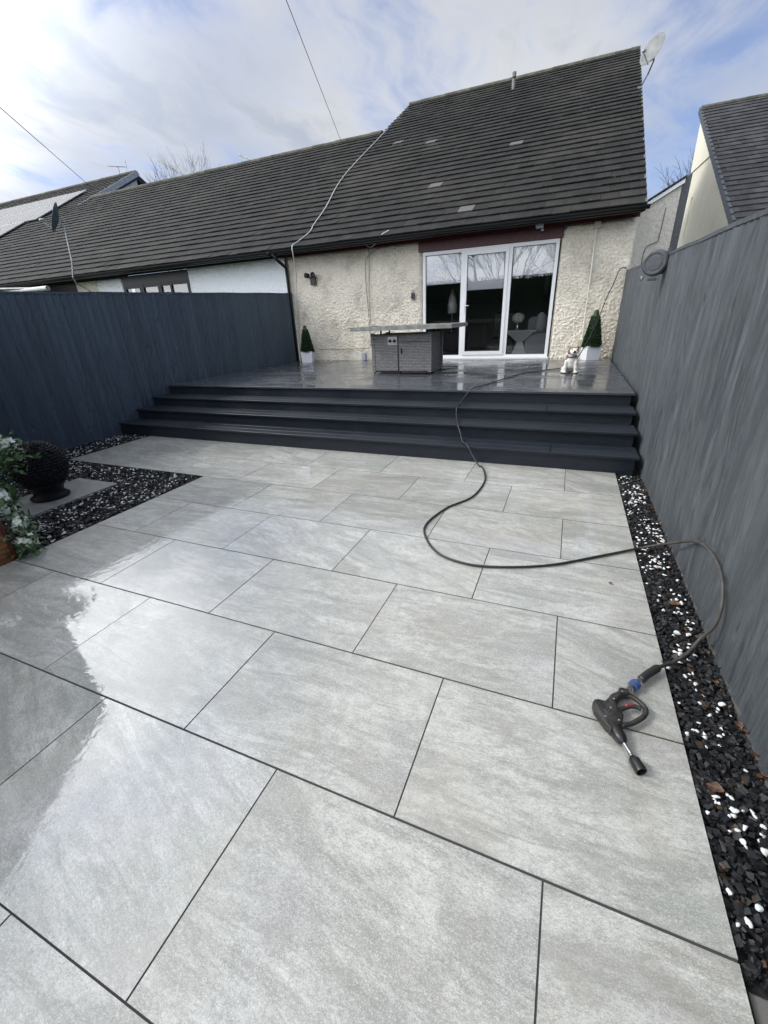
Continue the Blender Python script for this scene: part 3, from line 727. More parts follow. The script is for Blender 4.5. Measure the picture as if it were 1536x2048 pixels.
h = MB(); h.box((sx0+.012, y0-.012, 1.52), (sx0+.045, y0-.001, 1.75)); h.tube([(sx0+.028, y0-.012, 1.66), (sx0+.028, y0-.05, 1.66), (sx0+.13, y0-.05, 1.66)], .008, 8); h.build('door_handle', M_upvc, fro)
# room behind the glass
rm = MB(); rx0, rx1, ry1 = -5.0, .0, 13.0
rm.add([(rx0, 9.31, .58), (rx1, 9.31, .58), (rx1, ry1, .58), (rx0, ry1, .58)], [(0, 1, 2, 3)], 1)
rm.add([(rx0, 9.31, 2.9), (rx1, 9.31, 2.9), (rx1, ry1, 2.9), (rx0, ry1, 2.9)], [(0, 1, 2, 3)])
rm.add([(rx0, ry1, .58), (rx1, ry1, .58), (rx1, ry1, 2.9), (rx0, ry1, 2.9)], [(0, 1, 2, 3)])
rm.add([(rx0, 9.31, .58), (rx0, ry1, .58), (rx0, ry1, 2.9), (rx0, 9.31, 2.9)], [(0, 1, 2, 3)])
rm.add([(rx1, 9.31, .58), (rx1, ry1, .58), (rx1, ry1, 2.9), (rx1, 9.31, 2.9)], [(0, 1, 2, 3)])
rm.build('living_room', [M_room, M_roomf], HA)
for (x0, x1, zb, lab) in ((-3.58, -2.83, 2.12, 'pale roller blind half lowered behind the left pane of the patio door'), (-2.70, -1.93, 1.97, 'pale roller blind lowered furthest behind the middle pane of the patio door'), (-1.80, -1.04, 2.17, 'pale roller blind behind the right pane of the patio door')):
    bl = MB(); bl.box((x0, 9.055, zb), (x1, 9.059, 2.68)); bl.box((x0, 9.049, zb-.022), (x1, 9.065, zb)); tag(bl.build('roller_blind', M_blind), lab, 'blind', 'roller blinds behind the patio door')
# interior furniture
t = thing('console_table', 'white hourglass pedestal table inside behind the right pane', 'table', (-1.62, 9.85, .58))
a_ = MB(); a_.add([(-.18, -.16, 0), (.18, -.16, 0), (.18, .16, 0), (-.18, .16, 0), (-.06, -.06, .30), (.06, -.06, .30), (.06, .06, .30), (-.06, .06, .30), (-.30, -.2, .52), (.30, -.2, .52), (.30, .2, .52), (-.30, .2, .52)],
      [(3, 2, 1, 0), (0, 1, 5, 4), (1, 2, 6, 5), (2, 3, 7, 6), (3, 0, 4, 7), (4, 5, 9, 8), (5, 6, 10, 9), (6, 7, 11, 10), (7, 4, 8, 11), (8, 9, 10, 11)])
a_.build('pedestal', M_whiteg, t); a_ = MB(); a_.box((-.34, -.22, .521), (.34, .22, .545)); a_.build('table_top', M_whiteg, t)
t = thing('flower_vase', 'round white flower ball in a glass vase on the hourglass table inside', 'vase', (-1.70, 9.82, 1.126))
a_ = MB(); a_.lathe([(0, .05), (.01, .055), (.08, .03), (.16, .04)], (0, 0, 0), (0, 0, 1)); a_.build('vase', M_steel, t, smooth=True)
bm = bmesh.new(); bmesh.ops.create_icosphere(bm, subdivisions=3, radius=.13)
for v in bm.verts: v.co = v.co*(1+.12*mnoise.noise(v.co*30)); v.co.z = v.co.z*.8+.25
me = bpy.data.meshes.new('bloom'); bm.to_mesh(me); bm.free(); link('bloom', me, M_petal, t)
t = thing('sofa', 'pale low sofa inside behind the right pane', 'sofa', (-.85, 10.4, .58))
a_ = MB(); a_.box((-.7, -.35, 0), (.75, .45, .42), ch=.04); a_.build('seat', M_sofa, t); a_ = MB(); a_.box((-.7, .3, .43), (.75, .55, .80), ch=.06); a_.build('backrest', M_sofa, t)
a_ = MB(); a_.lathe([(0, .06), (.04, .10), (.2, .13), (.34, .10), (.40, .04), (.41, .035)], (-1.22, 10.0, 1.06), (-1.22, 10.0, 2)); tag(a_.build('white_vase', M_sofa, smooth=True), 'tall rounded white vase inside near the right edge of the door', 'vase')
a_ = MB(); a_.box((-1.5, 9.8, .58), (-.95, 10.03, 1.055), ch=.02); tag(a_.build('side_cabinet', M_sofa), 'low pale cabinet inside under the tall white vase', 'cabinet')
t = thing('table_lamp', 'pointed cream lamp glowing white inside behind the left pane', 'lamp', (-3.24, 10.0, 1.1))
a_ = MB(); a_.lathe([(0, .09), (.02, .1), (.03, .015), (.44, .015)], (0, 0, 0), (0, 0, 1)); a_.build('lamp_base', M_steel, t)
a_ = MB(); a_.lathe([(.44, .11), (.60, .115), (.75, .09), (.88, .045), (.97, .008)], (0, 0, 0), (0, 0, 1)); a_.build('lamp_shade', M_whiteg, t, smooth=True)
a_ = MB(); a_.box((-3.5, 9.8, .58), (-2.9, 10.2, 1.10), ch=.01); tag(a_.build('sideboard', M_blackdoor), 'dark sideboard inside under the pointed lamp', 'cabinet')
t = thing('dark_armchair', 'black armchair inside behind the middle pane', 'chair', (-2.05, 10.2, .58))
a_ = MB(); a_.box((-.25, -.3, 0), (.25, .3, .42), ch=.05); a_.build('seat', M_black, t); a_ = MB(); a_.box((-.25, .2, .42), (.25, .34, .95), ch=.05); a_.build('backrest', M_black, t)
a_ = MB(); a_.box((-1.42, 12.93, 1.9), (-1.30, 12.99, 2.5)); tag(a_.build('wall_light', M_whiteg), 'narrow white wall light deep inside the room', 'light')

# ------------------------------------------------------------------ house B : the neighbour, and C beyond
HB = thing('house', 'long lower neighbouring house with white roughcast wall and unbroken dark roof', 'house')
roof(HB, -21.5, AX0-.003, 15.75, M_tileA, 33)
gutter(HB, -21.4, AX0)
rough_wall(HB, 'wall', -10.15, -7.08, 1.9, 2.93, M_white, rl=False, rr=False, rt=False, y=9.0, seed=8.1)
rough_wall(HB, 'wall', -13.72, -12.66, 1.9, 2.90, M_white, rl=False, rr=True, rad=.09, seed=9.4, step=.02)
o = rough_wall(HB, 'wall', -14.7, -13.73, 1.9, 2.88, M_dash, rl=False, rr=False, rt=False, y=9.03, seed=2.4, step=.03)
b_ = MB(); b_.box((-21.3, 9.12, 0), (-12.72, 9.3, 3.0)); b_.box((-10.1, 9.12, 0), (-7.1, 9.3, 3.0)); b_.box((-21.3, 9.08, .5), (-14.72, 9.119, 2.75)); b_.build('wall_core', M_blackdoor, HB)
f_ = MB(); f_.box((-21.3, 8.93, 2.90), (-7.1, 8.96, 2.99)); f_.box((-21.3, 8.53, 2.89), (-7.15, 8.555, 3.0)); f_.box((-12.66, 8.99, 2.66), (-10.15, 9.03, 2.90)); f_.build('fascia_board', M_gutter, HB)
f_ = MB()
for (a, b) in ((-12.66, -12.56), (-12.02, -11.86), (-11.32, -11.18), (-10.86, -10.80), (-10.24, -10.15)): f_.box((a, 8.985, .6), (b, 9.045, 2.659))
f_.box((-12.56, 8.99, 2.58), (-10.24, 9.04, 2.658)); fb = f_.build('door_frame', M_blackdoor, HB)
for (a, b) in ((-12.56, -12.02), (-11.86, -11.32), (-11.18, -10.86), (-10.80, -10.24)):
    p = MB(); p.add([(a, 9.02, .7), (b, 9.02, .7), (b, 9.02, 2.58), (a, 9.02, 2.58)], [(0, 1, 2, 3)]); p.build('glass_pane', M_glass, fb)
b_ = MB(); b_.box((-12.6, 9.3, 0), (-10.2, 9.35, 2.9)); b_.build('curtain', M_sofa, HB)
dp = MB(); dp.tube([(-7.0, 8.50, 2.90), (-7.0, 8.56, 2.82), (-6.985, 8.88, 2.68), (-6.985, 8.89, 2.5), (-6.985, 8.89, .6)], .036, 12); dp.build('downpipe', M_gutter, HB, smooth=True)

HC = thing('house', 'far left house with taller ridge and rows of solar panels', 'house')
roof(HC, -42, -21.52, 18.55, M_tileA, 44)
b_ = MB(); x = -21.55
b_.add([(x, 14.0, 5.6), (x, 18.5, 5.6), (x, 18.5, 8.42), (x, 15.6, 6.85)], [(0, 1, 2, 3)]); b_.box((-42, 9.1, 0), (-21.6, 17, 2.9)); b_.build('wall', M_dash2, HC)
vg = MB()
for i in range(12):
    s0 = 7.4+i*.35; s1 = s0+.345
    vg.add([P(s0, -.16, -21.50), P(s0, -.16, -21.46), P(s1, -.16, -21.46), P(s1, -.16, -21.50), P(s0, .062, -21.50), P(s0, .062, -21.46), P(s1, .04, -21.46), P(s1, .04, -21.50)],
           [(3, 2, 1, 0), (0, 1, 5, 4), (1, 2, 6, 5), (2, 3, 7, 6), (3, 0, 4, 7), (4, 5, 6, 7)])
vg.build('verge', M_galv, HC)
# solar panels
rows = [(15.46, -23.1, 7, 'top'), (14.00, -23.1, 6, 'second'), (12.54, -23.85, 4, 'third'), (11.08, -23.85, 3, 'bottom')]
ORD = ['first', 'second', 'third', 'fourth', 'fifth', 'sixth', 'seventh']
for yb, xr0, ncol, rown in rows:
    for ci in range(ncol):
        t = thing('solar_panel', 'solar panel on the far left roof, %s from the right in the %s row' % (ORD[ci], rown), 'solar panel', (xr0-ci*1.02, yb, ZE+(yb-YE)*math.tan(TH)), group='solar panels on the far left roof')
        t.rotation_euler = (TH, 0, 0)
        a_ = MB(); a_.box((-.99, .02, .075), (-.02, 1.64, .112)); a_.build('frame', M_alu, t)
        a_ = MB(); a_.box((-.965, .045, .1125), (-.045, 1.615, .1145)); a_.build('panel_glass', M_solar, t)

# house D : right neighbour
HD = thing('house', 'right neighbouring house with smooth cream gable and dark slate coloured roof', 'house')
DX = 3.0; K = (DX+.5708)/(2.28+.5708)
KY = lambda y: -.7345+(y+.7345)*K
KZ = lambda z: 1.4574+(z-1.4574)*K
ye_d, ze_d = KY(10.7), KZ(2.50); yr_d = KY(18.6)
roof(HD, DX-.02, 19.0, yr_d, M_tileB, 55, ye=ye_d, ze=ze_d, gauge=.36, back=0)
zt = lambda y: ze_d+(y-ye_d)*math.tan(TH)-.07
w_ = MB(); wy0, wy1 = KY(16.9), KY(17.12); wz0, wz1 = KZ(3.35), KZ(4.42)
w_.add([(DX, a, b) for a, b in [(ye_d+.2, 0), (wy0, 0), (wy0, zt(wy0)), (ye_d+.2, zt(ye_d+.2))]], [(0, 1, 2, 3)])
w_.add([(DX, wy0, 0), (DX, wy1, 0), (DX, wy1, wz0), (DX, wy0, wz0)], [(0, 1, 2, 3)])
w_.add([(DX, wy0, wz1), (DX, wy1, wz1), (DX, wy1, zt(wy1)), (DX, wy0, zt(wy0))], [(0, 1, 2, 3)])
yf0, yf1 = KY(17.75), KY(18.38)
w_.add([(DX, wy1, 0), (DX, yf0-.4, 0), (DX, yf1, zt(yf1)), (DX, wy1, zt(wy1))], [(0, 1, 2, 3)])
for (a, b, c, d) in ((wy0, wz0, wy0, wz1), (wy1, wz0, wy1, wz1), (wy0, wz0, wy1, wz0), (wy0, wz1, wy1, wz1)):
    w_.add([(DX, a, b), (DX, c, d), (DX+.12, c, d), (DX+.12, a, b)], [(0, 1, 2, 3)])
w_.add([(DX, yf0-.4, 0), (DX+16, yf0-.4, 0), (DX+16, yf1, zt(yf1)), (DX, yf1, zt(yf1))], [(0, 1, 2, 3)])
w_.build('wall', M_cream, HD)
a_ = MB(); a_.box((DX+.12, wy0-.05, wz0-.05), (DX+.15, wy1+.05, wz1+.05)); a_.build('slit_window', M_cream, HD)
def PD(s, h, x): return (x, ye_d+s*math.cos(TH)-h*math.sin(TH), ze_d+s*math.sin(TH)+h*math.cos(TH))
vg = MB(); LD = (yr_d-ye_d)/math.cos(TH); nD = 28; gD = LD/nD
for i in range(nD):
    s0 = i*gD; s1 = s0+gD+.02; x0, x1 = DX-.09, DX-.02
    vg.add([PD(s0, -.13, x0), PD(s0, -.13, x1), PD(s1, -.15, x1), PD(s1, -.15, x0), PD(s0, .062, x0), PD(s0, .062, x1), PD(s1, .03, x1), PD(s1, .03, x0)],
           [(3, 2, 1, 0), (0, 1, 5, 4), (1, 2, 6, 5), (2, 3, 7, 6), (3, 0, 4, 7), (4, 5, 6, 7)])
vg.build('verge', M_greym, HD)
# lean-to between the houses
HE = thing('side_extension', 'grey roughcast lean-to wall with white verge between the two houses', 'extension')
w_ = MB(); w_.add([(.25, 12, 0), (1.24, 12, 0), (1.24, 12, 3.83), (.25, 12, 3.29), (.25, 15, 0), (1.24, 15, 0), (1.24, 15, 3.83), (.25, 15, 3.29)], [(0, 1, 2, 3), (1, 5, 6, 2), (3, 2, 6, 7), (4, 0, 3, 7), (5, 4, 7, 6)])
w_.build('wall', M_dash2, HE)
w_ = MB(); w_.add([(.20, 11.93, 3.27), (1.27, 11.93, 3.853), (1.27, 11.99, 3.853), (.20, 11.99, 3.27), (.20, 11.93, 3.345), (1.27, 11.93, 3.928), (1.27, 11.99, 3.928), (.20, 11.99, 3.345)],
      [(3, 2, 1, 0), (0, 1, 5, 4), (1, 2, 6, 5), (2, 3, 7, 6), (3, 0, 4, 7), (4, 5, 6, 7)]); w_.build('verge_board', M_upvc, HE)
w_ = MB(); w_.add([(.18, 11.90, 3.349), (1.29, 11.90, 3.954), (1.29, 15, 3.954), (.18, 15, 3.349), (.18, 11.90, 3.385), (1.29, 11.90, 3.99), (1.29, 15, 3.99), (.18, 15, 3.385)],
      [(3, 2, 1, 0), (0, 1, 5, 4), (1, 2, 6, 5), (2, 3, 7, 6), (3, 0, 4, 7), (4, 5, 6, 7)]); w_.build('roof', M_gutter, HE)
w_ = MB(); w_.add([(1.245, 12.05, 0), (1.40, 12.05, 0), (1.40, 12.05, 4.03), (1.245, 12.05, 3.94), (1.245, 15, 0), (1.40, 15, 0), (1.40, 15, 4.03), (1.245, 15, 3.94)], [(0, 1, 2, 3), (1, 5, 6, 2), (3, 2, 6, 7)]); w_.build('pier', M_greym, HE)  # strip of wall in shade, the dark shading put into its grey

# ------------------------------------------------------------------ things on roofs and walls
def dish(name, label, centre, normal, rad, m, arm_to, mount, post_m):
    t = thing(name, label, 'satellite dish'); c = Vector(centre); n = Vector(normal).normalized()
    u = Vector((0, 0, 1)).cross(n).normalized(); w = n.cross(u); mb = MB(); rings = 8; seg = 28; vs = []
    for s_ in (0, 1):
        for i in range(rings+1):
            rr = rad*i/rings; dd = .22*rad*(i/rings)**2-.006*s_
            for k in range(seg):
                q = 2*math.pi*k/seg; vs.append(c+n*dd+(u*math.cos(q)*.92+w*math.sin(q))*rr)
    o_ = (rings+1)*seg; fs = []
    for i in range(rings):
        for k in range(seg):
            a, b = i*seg+k, i*seg+(k+1) % seg; fs.append((a, b, b+seg, a+seg)); fs.append((o_+a+seg, o_+b+seg, o_+b, o_+a))
    for k in range(seg): a, b = rings*seg+k, rings*seg+(k+1) % seg; fs.append((a, b, o_+b, o_+a))
    mb.add(vs, fs); mb.build('dish', m, t, smooth=True)
    l = c+n*rad*.95-w*rad*.55; a_ = MB(); a_.tube([c-w*rad*.9+n*.02*rad, l-w*.02], .014, 8); a_.build('feed_arm', post_m, t)
    a_ = MB(); a_.lathe([(-.05, .02), (-.02, .035), (.06, .035), (.08, .02)], l, c); a_.build('receiver', M_galv, t, smooth=True)
    a_ = MB(); a_.tube([c-n*.02-w*rad*.2, c-n*.14-w*rad*.35]+[Vector(p) for p in mount], .020, 8); a_.build('mast', post_m, t)
    a_ = MB(); a_.box((-.06, -.02, -.09), (.06, .02, .09), rot=Matrix((u, n, w)).transposed(), org=c-n*.06-w*rad*.25); a_.build('bracket', post_m, t)
    return t
dish('satellite_dish', 'pale grey satellite dish at the right end of the main ridge against the sky', (.55, 16.6, 7.82), (-.62, -.68, .38), .35, M_dish, None, [(.52, 16.9, 7.45), (.36, 16.9, 7.15), (.27, 16.9, 6.95)], M_galv)
dish('satellite_dish', 'dark satellite dish on a tall bent pole above the left fence', (-13.82, 8.5, 4.34), (-.60, -.70, .38), .36, M_dishd, None, [(-13.70, 8.5, 3.95), (-13.72, 8.45, 3.3), (-13.84, 8.42, 2.93), (-13.98, 8.55, 2.82), (-14.0, 8.95, 2.6), (-14.0, 8.97, 2.2)], M_galv)
# vent pipe on the roof
t = thing('vent_pipe', 'short white vent pipe standing near the main ridge', 'vent pipe', (-3.25, 17.35, 7.95))
a_ = MB(); a_.lathe([(-.1, .055), (.28, .055)], (0, 0, 0), (0, 0, 1)); a_.lathe([(.32, .062), (.44, .062)], (0, 0, 0), (0, 0, 1)); a_.build('pipe', M_dish, t, smooth=False)
a_ = MB(); a_.lathe([(.281, .045), (.319, .045)], (0, 0, 0), (0, 0, 1)); a_.build('slot_band', M_gutter, t)
# tv aerial
t = thing('tv_aerial', 'thin television aerial on the far left ridge', 'aerial', (-22.7, 18.6, 8.65))
a_ = MB(); a_.tube([(0, 0, -.1), (0, 0, .40)], .02, 6); a_.build('pole', M_galv, t)
a_ = MB(); a_.tube([(-.65, 0, .50), (.70, -.1, .30)], .014, 6)
for k in range(9): x = -.6+k*.13; a_.tube([(x, -.12, .495-k*.022), (x, .12, .495-k*.022)], .006, 4)
a_.tube([(.66, -.1, .12), (.70, -.1, .52)], .012, 5); a_.tube([(0, 0, .36), (-.2, 0, .44)], .01, 5); a_.build('boom', M_galv, t)
a_ = MB(); a_.tube([(-13.16, 15.9, 7.44), (-12.35, 15.9, 7.09)], .03, 6); tag(a_.build('roof_pole', M_galv), 'bare grey pole sticking up slantwise behind the neighbour ridge', 'pole')

def cable(name, pts, r, m, label, k=8, n=6, cat='cable'):
    a_ = MB(); a_.tube(catmull(pts, k), r, n); return tag(a_.build(name, m, smooth=True), label, cat)
def RP(x, y, h=.06): yy, zz = roofpt(y, h); return (x, y, ZE+(y-YE)*math.tan(TH)+h)
cable('overhead_wire', [(-1.14, -4, 5.40), (-5.74, 8, 6.46), (-8.73, 15.8, 7.12)], .0065, M_wire, 'thin red overhead wire crossing the sky down to the neighbour ridge', 6)
a = Vector((-17.014, 10, 7.65)); b = Vector((-25.13, 18.55, 8.64)); cable('overhead_wire', [a+(a-b)*1.6, a, b], .012, M_wired, 'dark overhead wire at the far left running to the solar panel roof', 4)
cable('roof_cable', [(-7.0, 15.85, 7.22), RP(-7.02, 15.6), RP(-6.96, 12.31), RP(-6.55, 10.3), RP(-6.42, 9.4), RP(-6.34, 9.05), (-6.42, 8.62, 3.12), (-6.445, 8.42, 3.02), (-6.45, 8.42, 2.85), (-6.62, 8.72, 2.55), (-6.80, 8.93, 2.2), (-6.87, 8.95, 1.6), (-6.90, 8.95, .62)], .011, M_cablew, 'white cable running down the main roof and the left wall corner')
cable('wall_cable', [(-4.20, 8.52, 3.09), (-4.35, 8.50, 3.03), (-4.52, 8.6, 2.92), (-4.75, 8.8, 2.88), (-4.90, 8.88, 2.96), (-4.87, 8.92, 3.02)], .009, M_cablew, 'short white cable looping out from under the gutter')
cable('wall_cable', [(-4.60, 8.975, 2.88), (-4.80, 8.955, 2.80), (-4.95, 8.955, 2.65), (-4.97, 8.955, 2.3), (-4.95, 8.955, 1.8), (-4.93, 8.955, 1.2), (-4.90, 8.955, .95), (-4.86, 8.955, .62)], .0075, M_cableg, 'grey cable curving down the middle of the roughcast wall')
cable('wall_cable', [(-4.86, 8.955, 2.96), (-4.87, 8.955, 2.5), (-4.91, 8.955, 1.9), (-4.90, 8.955, 1.4), (-4.93, 8.955, .98), (-5.0, 8.955, .875), (-5.3, 8.955, .86), (-6.35, 8.955, .865)], .0075, M_cableg, 'grey cable turning along the foot of the roughcast wall')
cable('wall_cable', [(DX-.10, KY(14.7), KZ(5.15)), (DX-.03, KY(14.996), KZ(5.046)), (DX-.02, KY(16.5), KZ(5.12)), (DX-.015, KY(18.2), KZ(5.225))], .012, M_cableg, 'thin cable slanting across the cream gable')
cable('wall_cable', [(1.02, 11.985, 3.45), (1.0, 11.985, 2.95), (.98, 11.985, 2.82), (.80, 11.985, 2.75), (.75, 11.985, 2.6), (.74, 11.985, 2.2)], .010, M_cableg, 'cable tracing a bend on the lean-to wall')

# wall lamp (twin black speaker-like lamp)
t = thing('wall_lamp', 'black twin head spotlight on the left of the roughcast wall', 'wall light', (-6.33, 8.97, 2.41))
a_ = MB(); a_.box((-.07, -.03, -.13), (.07, 0.02, .04), ch=.005); a_.build('back_plate', M_black, t)
for sx, ang in ((-.075, -.5), (.045, .35)):
    a_ = MB(); d = Vector((math.sin(ang), -math.cos(ang), .12)); c0 = Vector((sx, -.05, .06)); a_.lathe([(0, .035), (.01, .05), (.10, .055), (.105, .048), (.09, .044)], c0, c0+d, 16); a_.build('lamp_head', M_black, t, smooth=True)
t = thing('key_safe', 'small dark key safe on the wall left of the patio door', 'key safe', (-3.86, 8.97, 1.92))
a_ = MB(); a_.box((-.035, -.045, -.075), (.035, .01, .055), ch=.008); a_.build('body', M_greym, t)
a_ = MB(); a_.tube([(-.022, -.02, .055), (-.022, -.02, .085), (.022, -.02, .085), (.022, -.02, .055)], .006, 6); a_.build('shackle', M_black, t)
a_ = MB(); a_.box((-.02, -.05, -.05), (.02, -.0451, .02)); a_.build('dial_panel', M_black, t)
t = thing('security_camera', 'small white square security camera under the eaves above the patio door', 'camera', (-1.35, 8.86, 2.96))
a_ = MB(); a_.box((-.06, -.05, -.075), (.06, .03, .075), ch=.012, rot=Matrix.Rotation(R(-14), 3, 'X') @ Matrix.Rotation(R(-18), 3, 'Z')); auto_smooth(a_.build('housing', M_upvc, t))
a_ = MB(); a_.lathe([(0, .028), (.05, .022)], (.05, .0, -.12), (.05, .03, -.06), 12); a_.build('sensor', M_sock, t)
# conduit on right pier
t = thing('wall_conduit', 'straight white conduit with box at each end on the right wall pier', 'conduit', (-.37, 8.945, 1.8))
a_ = MB(); a_.tube([(.01, 0, -.85), (-.015, 0, 1.0)], .013, 8); a_.build('conduit', M_conduit, t)
a_ = MB(); a_.box((-.06, -.035, .99), (.05, .02, 1.10), ch=.008); a_.build('junction_box', M_jbox, t)
a_ = MB(); a_.box((-.06, -.04, -.98), (.07, .02, -.85), ch=.008); a_.build('junction_box', M_jbox, t)
a_ = MB(); a_.box((-.045, -.055, -.09), (.045, .02, .07), ch=.01); o = a_.build('outdoor_socket', M_sock); o.location = (-5.12, 8.97, .70); tag(o, 'small grey blue socket box low on the roughcast wall', 'socket')
a_ = MB(); a_.box((-.05, 0, 0), (.05, .05, .36)); o = a_.build('pipe_cover', M_conduit); o.location = (-4.82, 8.92, .60); tag(o, 'white upright pipe cover behind the wicker table', 'pipe cover')
a_ = MB(); a_.tube([(-18.5, 8.6, 2.78), (-16.5, 8.5, 2.76), (-15.05, 8.4, 2.74)], .07, 10); a_.tube([(-18.5, 8.45, 2.93), (-15.3, 8.45, 2.76)], .03, 8); tag(a_.build('grey_pole', M_galv), 'pale poles lying level just above the left fence', 'pole')

# ------------------------------------------------------------------ wicker fire pit table
t = thing('wicker_table', 'grey wicker box table with slatted top on the wet deck', 'table', (-3.2, 6.7, .6))
hx, hy = .53, .36
a_ = MB(); a_.box((-hx+.03, -hy+.03, .02), (hx-.03, hy-.03, .64)); a_.build('cabinet', M_wicker, t)
for sx in (-1, 1):
    for sy_ in (-1, 1):
        a_ = MB(); x, y = sx*(hx-.02), sy_*(hy-.02); a_.box((x-.028, y-.028, .03), (x+.028, y+.028, .655), ch=.004); l_ = a_.build('corner_post', M_wicker, t)
        a_ = MB(); a_.lathe([(0, .014), (.03, .014)], (x, y, 0), (x, y, 1), 10); a_.build('foot', M_black, t)
a_ = MB(); a_.box((-hx+.05, -hy-.002, .05), (-.06, -hy+.02, .62), ch=.004); a_.build('front_panel', M_wicker, t)
a_ = MB(); a_.box((-.03, -hy-.006, .05), (hx-.05, -hy+.02, .50), ch=.004); dr = a_.build('cabinet_door', M_wicker, t)
a_ = MB(); a_.box((.0, -hy-.014, .33), (.03, -hy-.0065, .41)); a_.build('door_handle', M_black, dr)
a_ = MB(); a_.box((-.03, -hy-.004, .52), (hx-.05, -hy+.02, .62), ch=.004); a_.build('front_panel', M_wicker, t)
a_ = MB(); a_.box((-.23, -hy-.012, .47), (-.06, -hy-.0045, .60)); cp_ = a_.build('control_panel', M_alu, t)
for x in (-.185, -.105):
    a_ = MB(); a_.lathe([(0, .026), (.03, .022)], (x, -hy-.012, .535), (x, -hy-1, .535), 14); a_.build('knob', M_black, cp_)
a_ = MB(); a_.box((-.38, -hy+.0, .0), (-.02, -hy+.03, .045)); a_.build('vent', M_black, t)
for x in (-.42, .42):
    for y in (-.2, .2): a_ = MB(); a_.box((x-.012, y-.012, .64), (x+.012, y+.012, .712)); a_.build('spacer', M_black, t)
tp = MB(); n = 9
for i in range(n): y0 = -.56+i*(1.12/n); tp.box((-.80, y0+.002, .712), (.90, y0+1.12/n-.002, .742), ch=.002)
tp.box((-.82, -.58, .704), (.92, -.561, .765), ch=.003); tp.box((-.82, .561, .704), (.92, .58, .765), ch=.003); tp.box((-.82, -.56, .704), (-.801, .56, .765), ch=.003); tp.box((.901, -.56, .704), (.92, .56, .765), ch=.003)
tp.build('table_top', M_tabletop, t)

# ------------------------------------------------------------------ planters with clipped cones
def planter(label, x, y, rz, bs, seed):
    t = thing('planter', label, 'planter', (x, y, .6), rz); a_ = MB(); b0, b1, h = bs*.92, bs, .25; q = .012
    vs = [(-b0, -b0, 0), (b0, -b0, 0), (b0, b0, 0), (-b0, b0, 0), (-b1, -b1, h), (b1, -b1, h), (b1, b1, h), (-b1, b1, h), (-b1+q, -b1+q, h), (b1-q, -b1+q, h), (b1-q, b1-q, h), (-b1+q, b1-q, h), (-b1+q, -b1+q, h-.03), (b1-q, -b1+q, h-.03), (b1-q, b1-q, h-.03), (-b1+q, b1-q, h-.03)]
    a_.add(vs, [(3, 2, 1, 0), (0, 1, 5, 4), (1, 2, 6, 5), (2, 3, 7, 6), (3, 0, 4, 7), (4, 5, 9, 8), (5, 6, 10, 9), (6, 7, 11, 10), (7, 4, 8, 11), (8, 9, 13, 12), (9, 10, 14, 13), (10, 11, 15, 14), (11, 8, 12, 15), (12, 13, 14, 15)]); a_.build('pot', M_planter, t)
    return t
def cone_tree(label, x, y, seed, r0=.155, H=.62):
    rg = random.Random(seed); t = thing('topiary_cone', label, 'topiary', (x, y, .83)); c = MB()
    c.lathe([(0, r0*.93), (H*.5, r0*.62), (H*.96, r0*.24), (H, .02)], (0, 0, 0), (0, 0, 1), 20); c.build('core', M_topiary, t)
    l = MB()
    for _ in range(5200):
        u = rg.random(); z = H*(1-math.sqrt(1-u*.97)); rr = r0*(1-z/H)*.78+.22*r0*(1 if z < H*.93 else .6); a = rg.uniform(0, 6.283)
        p = Vector((math.cos(a)*rr, math.sin(a)*rr, z)); d = Vector((math.cos(a), math.sin(a), .5))+Vector([rg.gauss(0, .5) for _ in range(3)]); d.normalize()
        s_ = d.cross(Vector((rg.gauss(0, 1), rg.gauss(0, 1), rg.gauss(0, 1)))).normalized()*.0075; L = rg.uniform(.014, .038)
        l.add([p, p+d*L*.5+s_, p+d*L, p+d*L*.5-s_], [(0, 1, 2, 3)])
    l.build('foliage', M_topiary, t)
planter('white square planter with clipped cone beside the right pier', -.185, 8.68, R(24), .135, 1); cone_tree('clipped green cone in the white planter beside the right fence', -.185, 8.68, 1, .16, .64)
planter('white square planter in the shaded left corner of the deck', -6.46, 8.58, R(18), .135, 2); cone_tree('dark clipped cone in the white planter in the left corner', -6.46, 8.58, 2, .15, .60)

